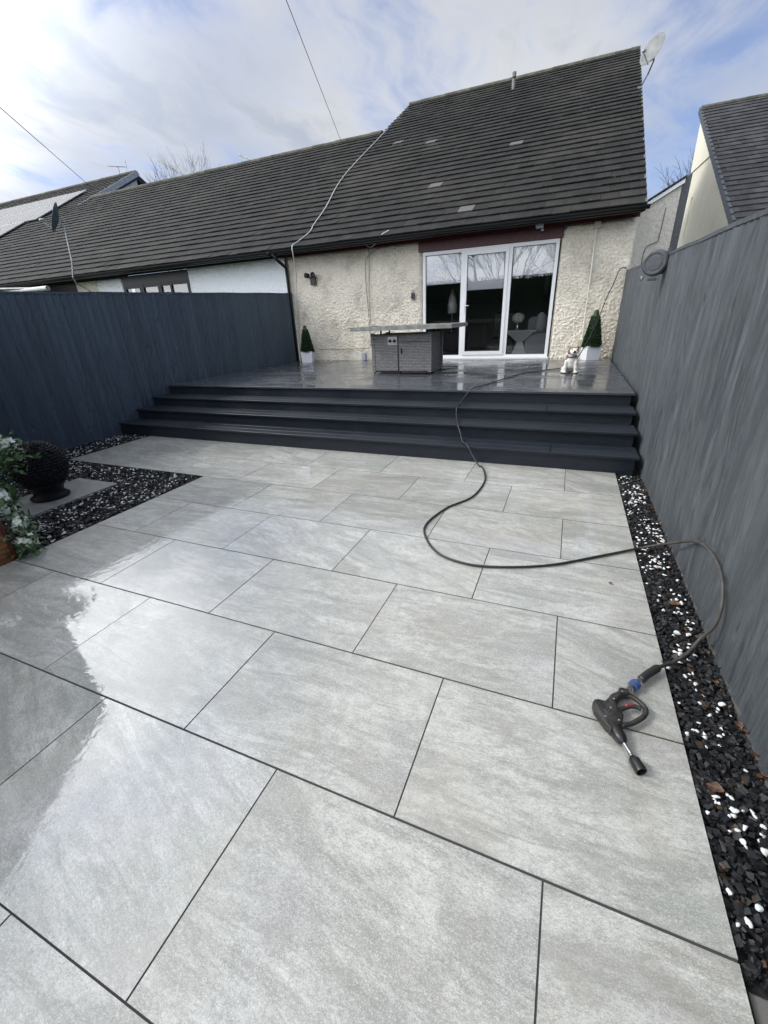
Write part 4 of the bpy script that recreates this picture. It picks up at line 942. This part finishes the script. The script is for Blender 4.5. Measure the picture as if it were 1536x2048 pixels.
# ------------------------------------------------------------------ bulldog figurine
def dogfig():
    t = thing('dog_statue', 'glazed white and brown bulldog statue sitting on the deck', 'statue', (-.52, 6.58, .6), R(0))
    parts = [((0, .07, .10), (.105, .11, .10)), ((0, .0, .175), (.085, .085, .105)), ((0, -.02, .13), (.07, .06, .08)),   # rump, chest
             ((-.085, .07, .055), (.05, .085, .055)), ((.085, .07, .055), (.05, .085, .055)),   # thighs
             ((-.105, .0, .02), (.032, .055, .02)), ((.105, .0, .02), (.032, .055, .02)),   # hind paws
             ((-.067, -.045, .13), (.033, .036, .075)), ((.067, -.045, .13), (.033, .036, .075)),
             ((-.073, -.06, .07), (.026, .028, .065)), ((.073, -.06, .07), (.026, .028, .065)),
             ((-.078, -.085, .018), (.034, .044, .019)), ((.080, -.085, .018), (.034, .044, .019)),  # front paws
             ((.0, -.02, .255), (.062, .06, .05)), ((.012, -.04, .315), (.078, .072, .062)),   # neck, head
             ((.028, -.095, .305), (.050, .042, .034)), ((.005, -.10, .293), (.024, .032, .028)), ((.052, -.092, .293), (.024, .032, .028)),   # muzzle, jowls
             ((.030, -.085, .277), (.036, .036, .018)), ((-.045, -.015, .365), (.020, .014, .026)), ((.066, -.02, .365), (.020, .014, .026)),
             ((-.025, -.075, .345), (.022, .018, .015)), ((.052, -.08, .345), (.022, .018, .015))]
    bm = bmesh.new()
    for (c, s_) in parts:
        r = bmesh.ops.create_icosphere(bm, subdivisions=3, radius=1)
        for v in r['verts']: v.co = Vector((v.co.x*s_[0]+c[0], v.co.y*s_[1]+c[1], v.co.z*s_[2]+c[2]))
    me = bpy.data.meshes.new('dograw'); bm.to_mesh(me); bm.free(); o = bpy.data.objects.new('dograw', me); COL.objects.link(o)
    md = o.modifiers.new('r', 'REMESH'); md.mode = 'VOXEL'; md.voxel_size = .0048; sm = o.modifiers.new('s', 'SMOOTH'); sm.iterations = 4; sm.factor = .5
    dg = bpy.context.evaluated_depsgraph_get(); me2 = bpy.data.meshes.new_from_object(o.evaluated_get(dg)); bpy.data.objects.remove(o)
    at = me2.attributes.new('tint', 'FLOAT_COLOR', 'POINT')
    for i, v in enumerate(me2.vertices):
        x, y, z = v.co; c = (.66, .64, .60); n = mnoise.noise(Vector((x, y, z))*22)
        brown = (z > .27 and x < .004+.02*n and y > -.095) or (z > .30 and x > .062 and y > -.085) or (z > .36) or (y > .02 and z > .08+.05*n) or (x < -.045 and z > .12 and y > -.06 and z < .26)
        if brown: c = (.20+.05*n, .125+.03*n, .09)
        if z < .022 and (int(abs(x)*400) % 6 == 0): c = (.2, .17, .15)
        at.data[i].color = (*c, 1)
    link('body', me2, M_dogw, t, smooth=True)
    a_ = MB(); a_.lathe([(0, .019), (.008, .017), (.014, .008)], (.030, -.134, .312), (.030, -1, .4), 12); a_.build('nose', M_black, t, smooth=True)
    for x in (-.008, .062):
        a_ = MB(); a_.lathe([(0, .010), (.004, .009), (.007, .004)], (x, -.104, .335), (x, -1, .42), 10); a_.build('eye', M_black, t, smooth=True)
    a_ = MB(); pts = [(math.cos(q)*.068+.0, math.sin(q)*.066-.025, .245+.012*math.sin(q)) for q in [2*math.pi*k/24 for k in range(25)]]; a_.tube(pts, .009, 8); a_.build('collar', M_greym, t, smooth=True)
dogfig()

# ------------------------------------------------------------------ hose
hp = [(.215, 9.2, 2.14), (.20, 8.98, 2.13), (.13, 8.93, 2.135), (.079, 8.9, 2.07), (.02, 8.75, 1.87), (-.054, 8.6, 1.68), (-.171, 8.2, 1.29), (-.33, 7.6, .92), (-.46, 7.25, .70), (-.58, 7.12, .622), (-.67, 7.05, .613), (-.96, 6.729, .613), (-1.223, 6.276, .613), (-1.426, 5.596, .613), (-1.58, 5.05, .613),
      (-1.66, 4.78, .61), (-1.73, 4.665, .52), (-1.75, 4.46, .468), (-1.745, 4.32, .44), (-1.73, 4.26, .36), (-1.66, 4.02, .335), (-1.60, 3.92, .25), (-1.54, 3.78, .192), (-1.46, 3.66, .185), (-1.39, 3.60, .10), (-1.30, 3.52, .015), (-1.257, 3.487, .010), (-1.167, 3.124, .010), (-1.198, 2.683, .010), (-1.348, 2.389, .010), (-1.424, 2.068, .010), (-1.381, 1.863, .010), (-1.226, 1.648, .010), (-1.02, 1.569, .010), (-.804, 1.597, .010), (-.513, 1.719, .010),
      (-.219, 1.933, .010), (0., 2.09, .016), (.10, 2.09, .06), (.17, 1.98, .150), (.196, 1.72, .30), (.20, 1.49, .352), (.20, 1.31, .330), (.196, 1.21, .25), (.185, 1.18, .15), (.150, 1.18, .060), (.095, 1.10, .033), (.023, 1.016, .030), (-.036, .966, .030)]
a_ = MB(); sm_ = catmull(hp, 7); a_.tube(sm_, [.0078]*len(sm_), 10)
ho = a_.build('pressure_hose', [M_hose, M_hose2], smooth=True); tag(ho, 'long black pressure washer hose snaking down the steps and across the paving', 'hose')
for p_ in ho.data.polygons:
    if p_.center.y < 2.35 and p_.center.x > .02: p_.material_index = 1
# tiny clip on the joint
# ------------------------------------------------------------------ spray gun (lies flat)
G = thing('spray_gun', 'black pressure washer spray gun with blue coupling lying on the paving', 'spray gun', (0, 0, 0))
ZB = .006
body = [(-.309, .659), (-.303, .676), (-.290, .685), (-.264, .685), (-.252, .702), (-.240, .728), (-.213, .754), (-.207, .776), (-.194, .781), (-.172, .774), (-.165, .755), (-.185, .748), (-.200, .735), (-.212, .715), (-.222, .690), (-.218, .668), (-.208, .655), (-.202, .635), (-.207, .612), (-.212, .588), (-.225, .575), (-.251, .546), (-.270, .568), (-.284, .592), (-.304, .626)]
a_ = MB(); a_.prism(body, ZB, ZB+.040, ch=.007); auto_smooth(a_.build('gun_body', M_gunm, G), 50)
a_ = MB(); gp = catmull([(-.178, .764, .026), (-.149, .750, .026), (-.124, .724, .026), (-.117, .704, .026), (-.124, .676, .026), (-.145, .648, .026), (-.175, .618, .026), (-.215, .592, .026)], 5)
a_.tube(gp, [.0115]*3+[.0095]*(len(gp)-6)+[.0115]*3, 10); a_.build('trigger_guard', M_gunm, G, smooth=True)
a_ = MB(); tg = catmull([(-.222, .662, .026), (-.196, .682, .027), (-.172, .700, .028), (-.150, .706, .028), (-.134, .700, .028)], 5); a_.tube(tg, [.009]*len(tg), 10); a_.build('trigger', M_gunm, G, smooth=True)
a_ = MB(); a_.tube(catmull([(-.192, .690, .0325), (-.176, .702, .034), (-.160, .7085, .0325)], 5), [.004]+[.0082]*9+[.004], 8); a_.build('trigger_lock', M_pink, G, smooth=True)
for k in range(6):
    a_ = MB(); cx, cyy = -.289+k*.0075, .668-k*.0075; dv_ = Vector((.45, .9, 0)).normalized()*.010
    q = Vector((-dv_.y, dv_.x, 0)).normalized()*.0015; c0 = Vector((cx, cyy, ZB+.0405)); a_.add([c0-dv_-q, c0+dv_-q, c0+dv_+q, c0-dv_+q], [(0, 1, 2, 3)]); a_.build('vent_slot', M_black, G)
for (x, y) in ((-.268, .600), (-.247, .650), (-.232, .700), (-.198, .752), (-.222, .600)):
    a_ = MB(); a_.lathe([(0, .0042), (.0012, .0040), (.0013, .0024), (.0004, .002)], (x, y, ZB+.0400), (x, y, 1), 10); a_.build('screw', M_steel, G)
a_ = MB(); q0, q1 = Vector((-.262, .560, 0)), Vector((-.300, .640, 0)); dd = (q1-q0).normalized(); pp = Vector((-dd.y, dd.x, 0))*-1
a_.add([Vector((v.x, v.y, ZB+.0404)) for v in (q0+pp*.012, q1+pp*.012, q1+pp*.015, q0+pp*.015)], [(0, 1, 2, 3)]); a_.build('seam', M_black, G)
A0 = Vector((-.234, .568, .026)); A1 = Vector((-.164, .424, .024)); L_ = (A1-A0).length
a_ = MB(); a_.lathe([(-.02, .016), (.0, .0235), (.03, .024), (.048, .018), (.056, .011)], A0, A1, 16); auto_smooth(a_.build('barrel_grip', M_black, G), 30)
a_ = MB(); a_.lathe([(.053, .0085), (.085, .0085), (.086, .010), (.098, .010), (.099, .0075), (.107, .0075)], A0, A1, 12); a_.build('barrel', M_steel, G)
a_ = MB(); a_.lathe([(.104, .009), (.112, .015), (.118, .019), (L_-.004, .0205), (L_, .0195), (L_, .016), (L_-.03, .014), (L_-.03, .001)], A0, A1, 20); auto_smooth(a_.build('nozzle', M_black, G), 40)
C0 = Vector((-.180, .772, .030)); C1 = Vector((-.116, .862, .030)); cl = (C1-C0).length
a_ = MB(); a_.lathe([(-.004, .010), (.020, .010), (.021, .0125), (.034, .0125)], C0, C1, 6); a_.build('fitting', M_steel, G)
a_ = MB(); a_.lathe([(.034, .0100), (.046, .0100)], C0, C1, 16); a_.build('fitting', M_brass, G)
a_ = MB(); a_.lathe([(.046, .014), (.048, .0205), (.058, .0215), (.060, .018), (.064, .018), (.066, .0215), (.074, .0205), (.076, .014)], C0, C1, 24); auto_smooth(a_.build('coupling_ring', M_blue, G), 40)
a_ = MB(); a_.lathe([(.076, .0145), (.092, .0145), (.093, .011), (cl+.004, .011)], C0, C1, 6); a_.build('fitting', M_steel, G)
a_ = MB(); a_.tube(catmull([(-.118, .859, .030), (-.085, .905, .031), (-.036, .966, .030)], 6), [.013]+[.0165]*10+[.0165, .012], 16); a_.build('hose_sleeve', M_hose, G, smooth=True)

# ------------------------------------------------------------------ hose reel on the right fence
t = thing('hose_reel', 'round grey hose reel mounted on top of the right fence', 'hose reel', (.12, 4.75, 1.86))
nrm = Vector((-.36, -.93, 0)).normalized(); ax = Vector((0, 0, 0)); 
a_ = MB(); a_.lathe([(-.06, .085), (-.055, .108), (.0, .118), (.035, .114), (.050, .098), (.0501, .085), (.043, .081), (.043, .067), (.047, .062), (.047, .001)], ax, nrm, 40, cap=False); auto_smooth(a_.build('casing', M_greym, t), 35)
a_ = MB(); a_.box((.0, -.02, -.10), (.11, .02, -.065), ch=.004); a_.box((.0, -.02, .06), (.11, .02, .095), ch=.004); a_.box((.085, -.03, -.12), (.108, .03, .12)); a_.build('wall_bracket', M_greym, t)
a_ = MB(); a_.lathe([(0, .016), (.03, .018), (.034, .010)], (-.10, -.06, -.12), (-.13, -.10, -.16), 12); a_.build('hose_end', M_steel, t)
a_ = MB(); a_.box((-.05, -.05, -.155), (.03, .01, -.13), ch=.004); a_.build('hose_guide', M_greym, t)

# ------------------------------------------------------------------ black leafy ball on pot
t = thing('ball_ornament', 'black scaly ball ornament on a round base standing on the single slab', 'ornament', (-5.12, 1.50, .012))
bm = bmesh.new(); bmesh.ops.create_icosphere(bm, subdivisions=4, radius=.220); me = bpy.data.meshes.new('core'); bm.to_mesh(me); bm.free(); o = link('core', me, M_ball, t, smooth=True); o.location = (0, 0, .325)
sc_ = MB(); rg = random.Random(3)
nlat = 26
for i in range(nlat):
    th = math.pi*(i+.5)/nlat; nl = max(3, int(2*math.pi*math.sin(th)*.215/.030))
    for k in range(nl):
        ph = 2*math.pi*(k+(.5 if i % 2 else 0))/nl+rg.uniform(-.05, .05); n = Vector((math.sin(th)*math.cos(ph), math.sin(th)*math.sin(ph), math.cos(th)))
        e = Vector((-math.sin(ph), math.cos(ph), 0)); dn = e.cross(n).normalized()*-1; p = n*.219; lift = rg.uniform(.012, .022)
        w = .017; L2 = .034; dn = -dn if dn.z > 0 else dn
        sc_.add([p-e*w*.5-dn*.01, p+e*w*.5-dn*.01, p+e*w+dn*L2*.5+n*lift*.6, p+dn*L2+n*lift*.7, p-e*w+dn*L2*.5+n*lift*.6, p+dn*L2*.5+n*lift*1.1], [(0, 1, 5), (1, 2, 5), (2, 3, 5), (3, 4, 5), (4, 0, 5)])
o = sc_.build('scales', M_ball, t); o.location = (0, 0, .325)
a_ = MB(); a_.lathe([(0, .158), (.022, .165), (.034, .145), (.055, .125), (.09, .13), (.13, .155), (.16, .175), (.165, .15)], (0, 0, 0), (0, 0, 1), 32); a_.build('pot', M_ball, t, smooth=True)

# ------------------------------------------------------------------ flower planter at left edge
t = thing('wooden_planter', 'stained wooden planter box with dark red trim under the white flowers', 'planter', (-4.10, .62, -.03))
a_ = MB()
for k in range(4):
    z0 = k*.09
    a_.box((-.60, -.022, z0), (-.001, .0, z0+.087)); a_.box((-.60, -.62, z0), (-.001, -.598, z0+.087)); a_.box((-.60, -.598, z0), (-.578, -.022, z0+.087)); a_.box((-.023, -.598, z0), (-.001, -.022, z0+.087))
a_.build('box', M_wood, t)
a_ = MB(); a_.box((-.577, -.597, .01), (-.024, -.023, .31)); a_.build('soil', M_soil, t)
a_ = MB(); a_.box((-.022, -.65, 0), (.012, -.621, .38)); a_.box((-.60, .001, 0), (.014, .016, .03)); a_.box((-.022, .001, .031), (.014, .02, .40)); a_.build('trim', M_woodred, t)
t = thing('flowering_shrub', 'leafy shrub with clusters of white flowers rising from the wooden planter', 'shrub', (-4.32, .62, .30)); rg = random.Random(17)
stm = MB(); lf = MB(); centres = []
def addleaf(p, d, L, w):
    d = d.normalized(); s_ = d.cross(Vector((rg.gauss(0, .4), rg.gauss(0, .4), 1))).normalized()*w; n_ = s_.cross(d).normalized()*L*.12
    lf.add([p, p+d*L*.45+s_+n_, p+d*L, p+d*L*.45-s_+n_, p+d*L*.5], [(0, 1, 4), (1, 2, 4), (2, 3, 4), (3, 0, 4)])
heads = [(-.02, .34, .44, .06), (-.10, .30, .47, .05), (.06, .34, .36, .06), (-.22, .30, .40, .06), (.10, .22, .30, .055), (-.26, .22, .28, .06), (.10, .12, .12, .08), (.13, .10, .02, .075), (.10, .15, .06, .06), (.20, .12, -.08, .07), (.26, .10, -.20, .06), (-.16, .2, .16, .05), (-.05, .1, .05, .05), (.30, .06, -.24, .05), (-.35, .1, .2, .05)]
for (x, y, z, r) in heads:
    e = Vector((x, y, z)); pts = [(rg.uniform(-.12, .1), rg.uniform(-.1, .05), -.05), (x*.4, y*.4, max(z*.7, .05)), e]; stm.tube(catmull(pts, 5), .004, 5)
    for _ in range(42): addleaf(e+Vector([rg.gauss(0, .05) for _ in range(3)]), Vector([rg.gauss(0, 1) for _ in range(3)]), rg.uniform(.035, .07), rg.uniform(.012, .022))
for _ in range(420):
    a = rg.random(); p = Vector((rg.uniform(-.40, .16), rg.uniform(-.2, .26), rg.uniform(.06, .40))); addleaf(p, Vector([rg.gauss(0, 1) for _ in range(3)]), rg.uniform(.03, .07), rg.uniform(.010, .02))
stm.build('stems', M_stem, t); lf.build('foliage', M_leaf, t)
for (x, y, z, r) in [heads[k] for k in (0, 1, 3, 5, 6, 7, 9, 10, 12)]:
    fl = MB(); c = Vector((x, y, z))
    fl.lathe([(-r*.5, .004), (-r*.2, r*.5), (r*.25, r*.55), (r*.6, .006)], c, c+Vector((0, 0, 1)), 9)
    for _ in range(26):
        n_ = Vector([rg.gauss(0, 1) for _ in range(3)]); n_.z += .3; n_.normalize(); p = c+n_*r*rg.uniform(.6, 1)
        u = n_.orthogonal().normalized(); w = n_.cross(u); s_ = .022*rg.uniform(.8, 1.3)
        for q in range(4):
            a = q*math.pi/2+rg.random()*.4; d = u*math.cos(a)+w*math.sin(a); e = u*math.cos(a+1.57)+w*math.sin(a+1.57)
            fl.add([p, p+d*s_*.6+e*s_*.55+n_*.002, p+d*s_*1.25+n_*.006, p+d*s_*.6-e*s_*.55+n_*.002], [(0, 1, 2, 3)])
    fl.build('flower_head', M_petal, t)

# ------------------------------------------------------------------ invented shelter left of the view, shaped for its reflection in the wet slabs
t = thing('reflection_shelter', 'dark flat roof on posts, added out of view for its reflection in the paving', 'shelter', (0, 0, 0))
a_ = MB(); a_.prism([(-3.79, -.35), (-4.52, .95), (-6.52, 1.75), (-6.96, 1.75), (-6.96, -2.6), (-3.3, -2.6)], 1.96, 2.06); a_.build('roof', M_gutter, t)
for (x, y) in ((-6.88, 1.55), (-6.8, -2.4), (-3.6, -2.4)): a_ = MB(); a_.box((x-.04, y-.04, -.05), (x+.04, y+.04, 1.96)); a_.build('post', M_fence, t)

# ------------------------------------------------------------------ bare trees
def bare_tree(label, x, y, z, H, seed, group=None, depth=6, r0=None, spread=.55):
    rg = random.Random(seed); t = thing('bare_tree', label, 'tree', (x, y, z), 0, group); tr = MB(); cr = MB(); r0 = r0 or H*.02
    def br(p, d, L, r, lv):
        pts = [p]; dd = d.copy(); q = p.copy(); k = 4
        for i in range(k): dd = (dd+Vector([rg.gauss(0, .10) for _ in range(3)])+Vector((0, 0, .05))).normalized(); q = q+dd*L/k; pts.append(q.copy())
        (tr if lv < 1 else cr).tube(pts, [r*(1-.35*i/k) for i in range(k+1)], 7 if lv < 2 else (4 if lv < 4 else 3), cap=False)
        if lv >= depth: return
        nb = 3 if lv < 3 else rg.choice([2, 3])
        for i in range(nb):
            s_ = rg.uniform(.45, 1) if lv else rg.uniform(.55, 1); k0 = min(k, max(1, int(s_*k+.5))); a = Vector([rg.gauss(0, 1) for _ in range(3)])
            a = (a-dd*a.dot(dd)).normalized(); nd = (dd+a*rg.uniform(spread*.7, spread*1.5)).normalized(); br(pts[k0], nd, L*rg.uniform(.6, .82), r*rg.uniform(.5, .66), lv+1)
        br(pts[-1], (dd+Vector([rg.gauss(0, .15) for _ in range(3)])).normalized(), L*.75, r*.62, lv+1)
    br(Vector((0, 0, 0)), Vector((0, 0, 1)), H*.28, r0, 0)
    tr.build('trunk', M_bark, t, smooth=True); cr.build('crown', M_bark, t)
bare_tree('bare winter tree showing its twigs above the neighbour ridge on the left', -27.6, 30, 0, 14.6, 12, depth=6, r0=.13)
bare_tree('bare tree just visible beside the cream gable', 4.5, 31, 0, 10.2, 8, depth=6, r0=.16)
for i, (x, y, h) in enumerate([(-6.5, -30, 15), (-11.5, -36, 17), (-2.0, -34, 15), (3.5, -30, 16)]):
    bare_tree('bare tree behind the garden seen mirrored in the patio door', x, y, 0, h, 40+i, 'bare trees mirrored in the patio door glass', depth=6, r0=.15)

# hedge closing the view behind the camera (mirrored in the door)
hb = MB(); rg = random.Random(5)
for (x0, x1, y0) in ((-22, 12, -9.5),):
    n = 60; xs = np.linspace(x0, x1, n)
    for i in range(n-1):
        h0 = 3.35+.12*mnoise.noise(Vector((xs[i]*.7, 0, 0)))
        hb.box((xs[i], y0-1.2+.2*rg.random(), -.05), (xs[i+1], y0-.15*rg.random(), h0))
hb2 = MB()
for _ in range(16000):
    p = Vector((rg.uniform(-22, 12), -9.5+rg.uniform(-.3, .35), 3.5*math.sqrt(rg.random()))); d = Vector([rg.gauss(0, 1) for _ in range(3)]).normalized()*.07; e = d.orthogonal().normalized()*.03
    hb2.add([p-e, p+d, p+e, p-d], [(0, 1, 2, 3)])
t = thing('conifer_hedge', 'dark evergreen hedge across the end of the garden behind the camera', 'hedge', (0, 0, 0)); hb.build('hedge_body', M_topiary, t); hb2.build('foliage', M_topiary, t)
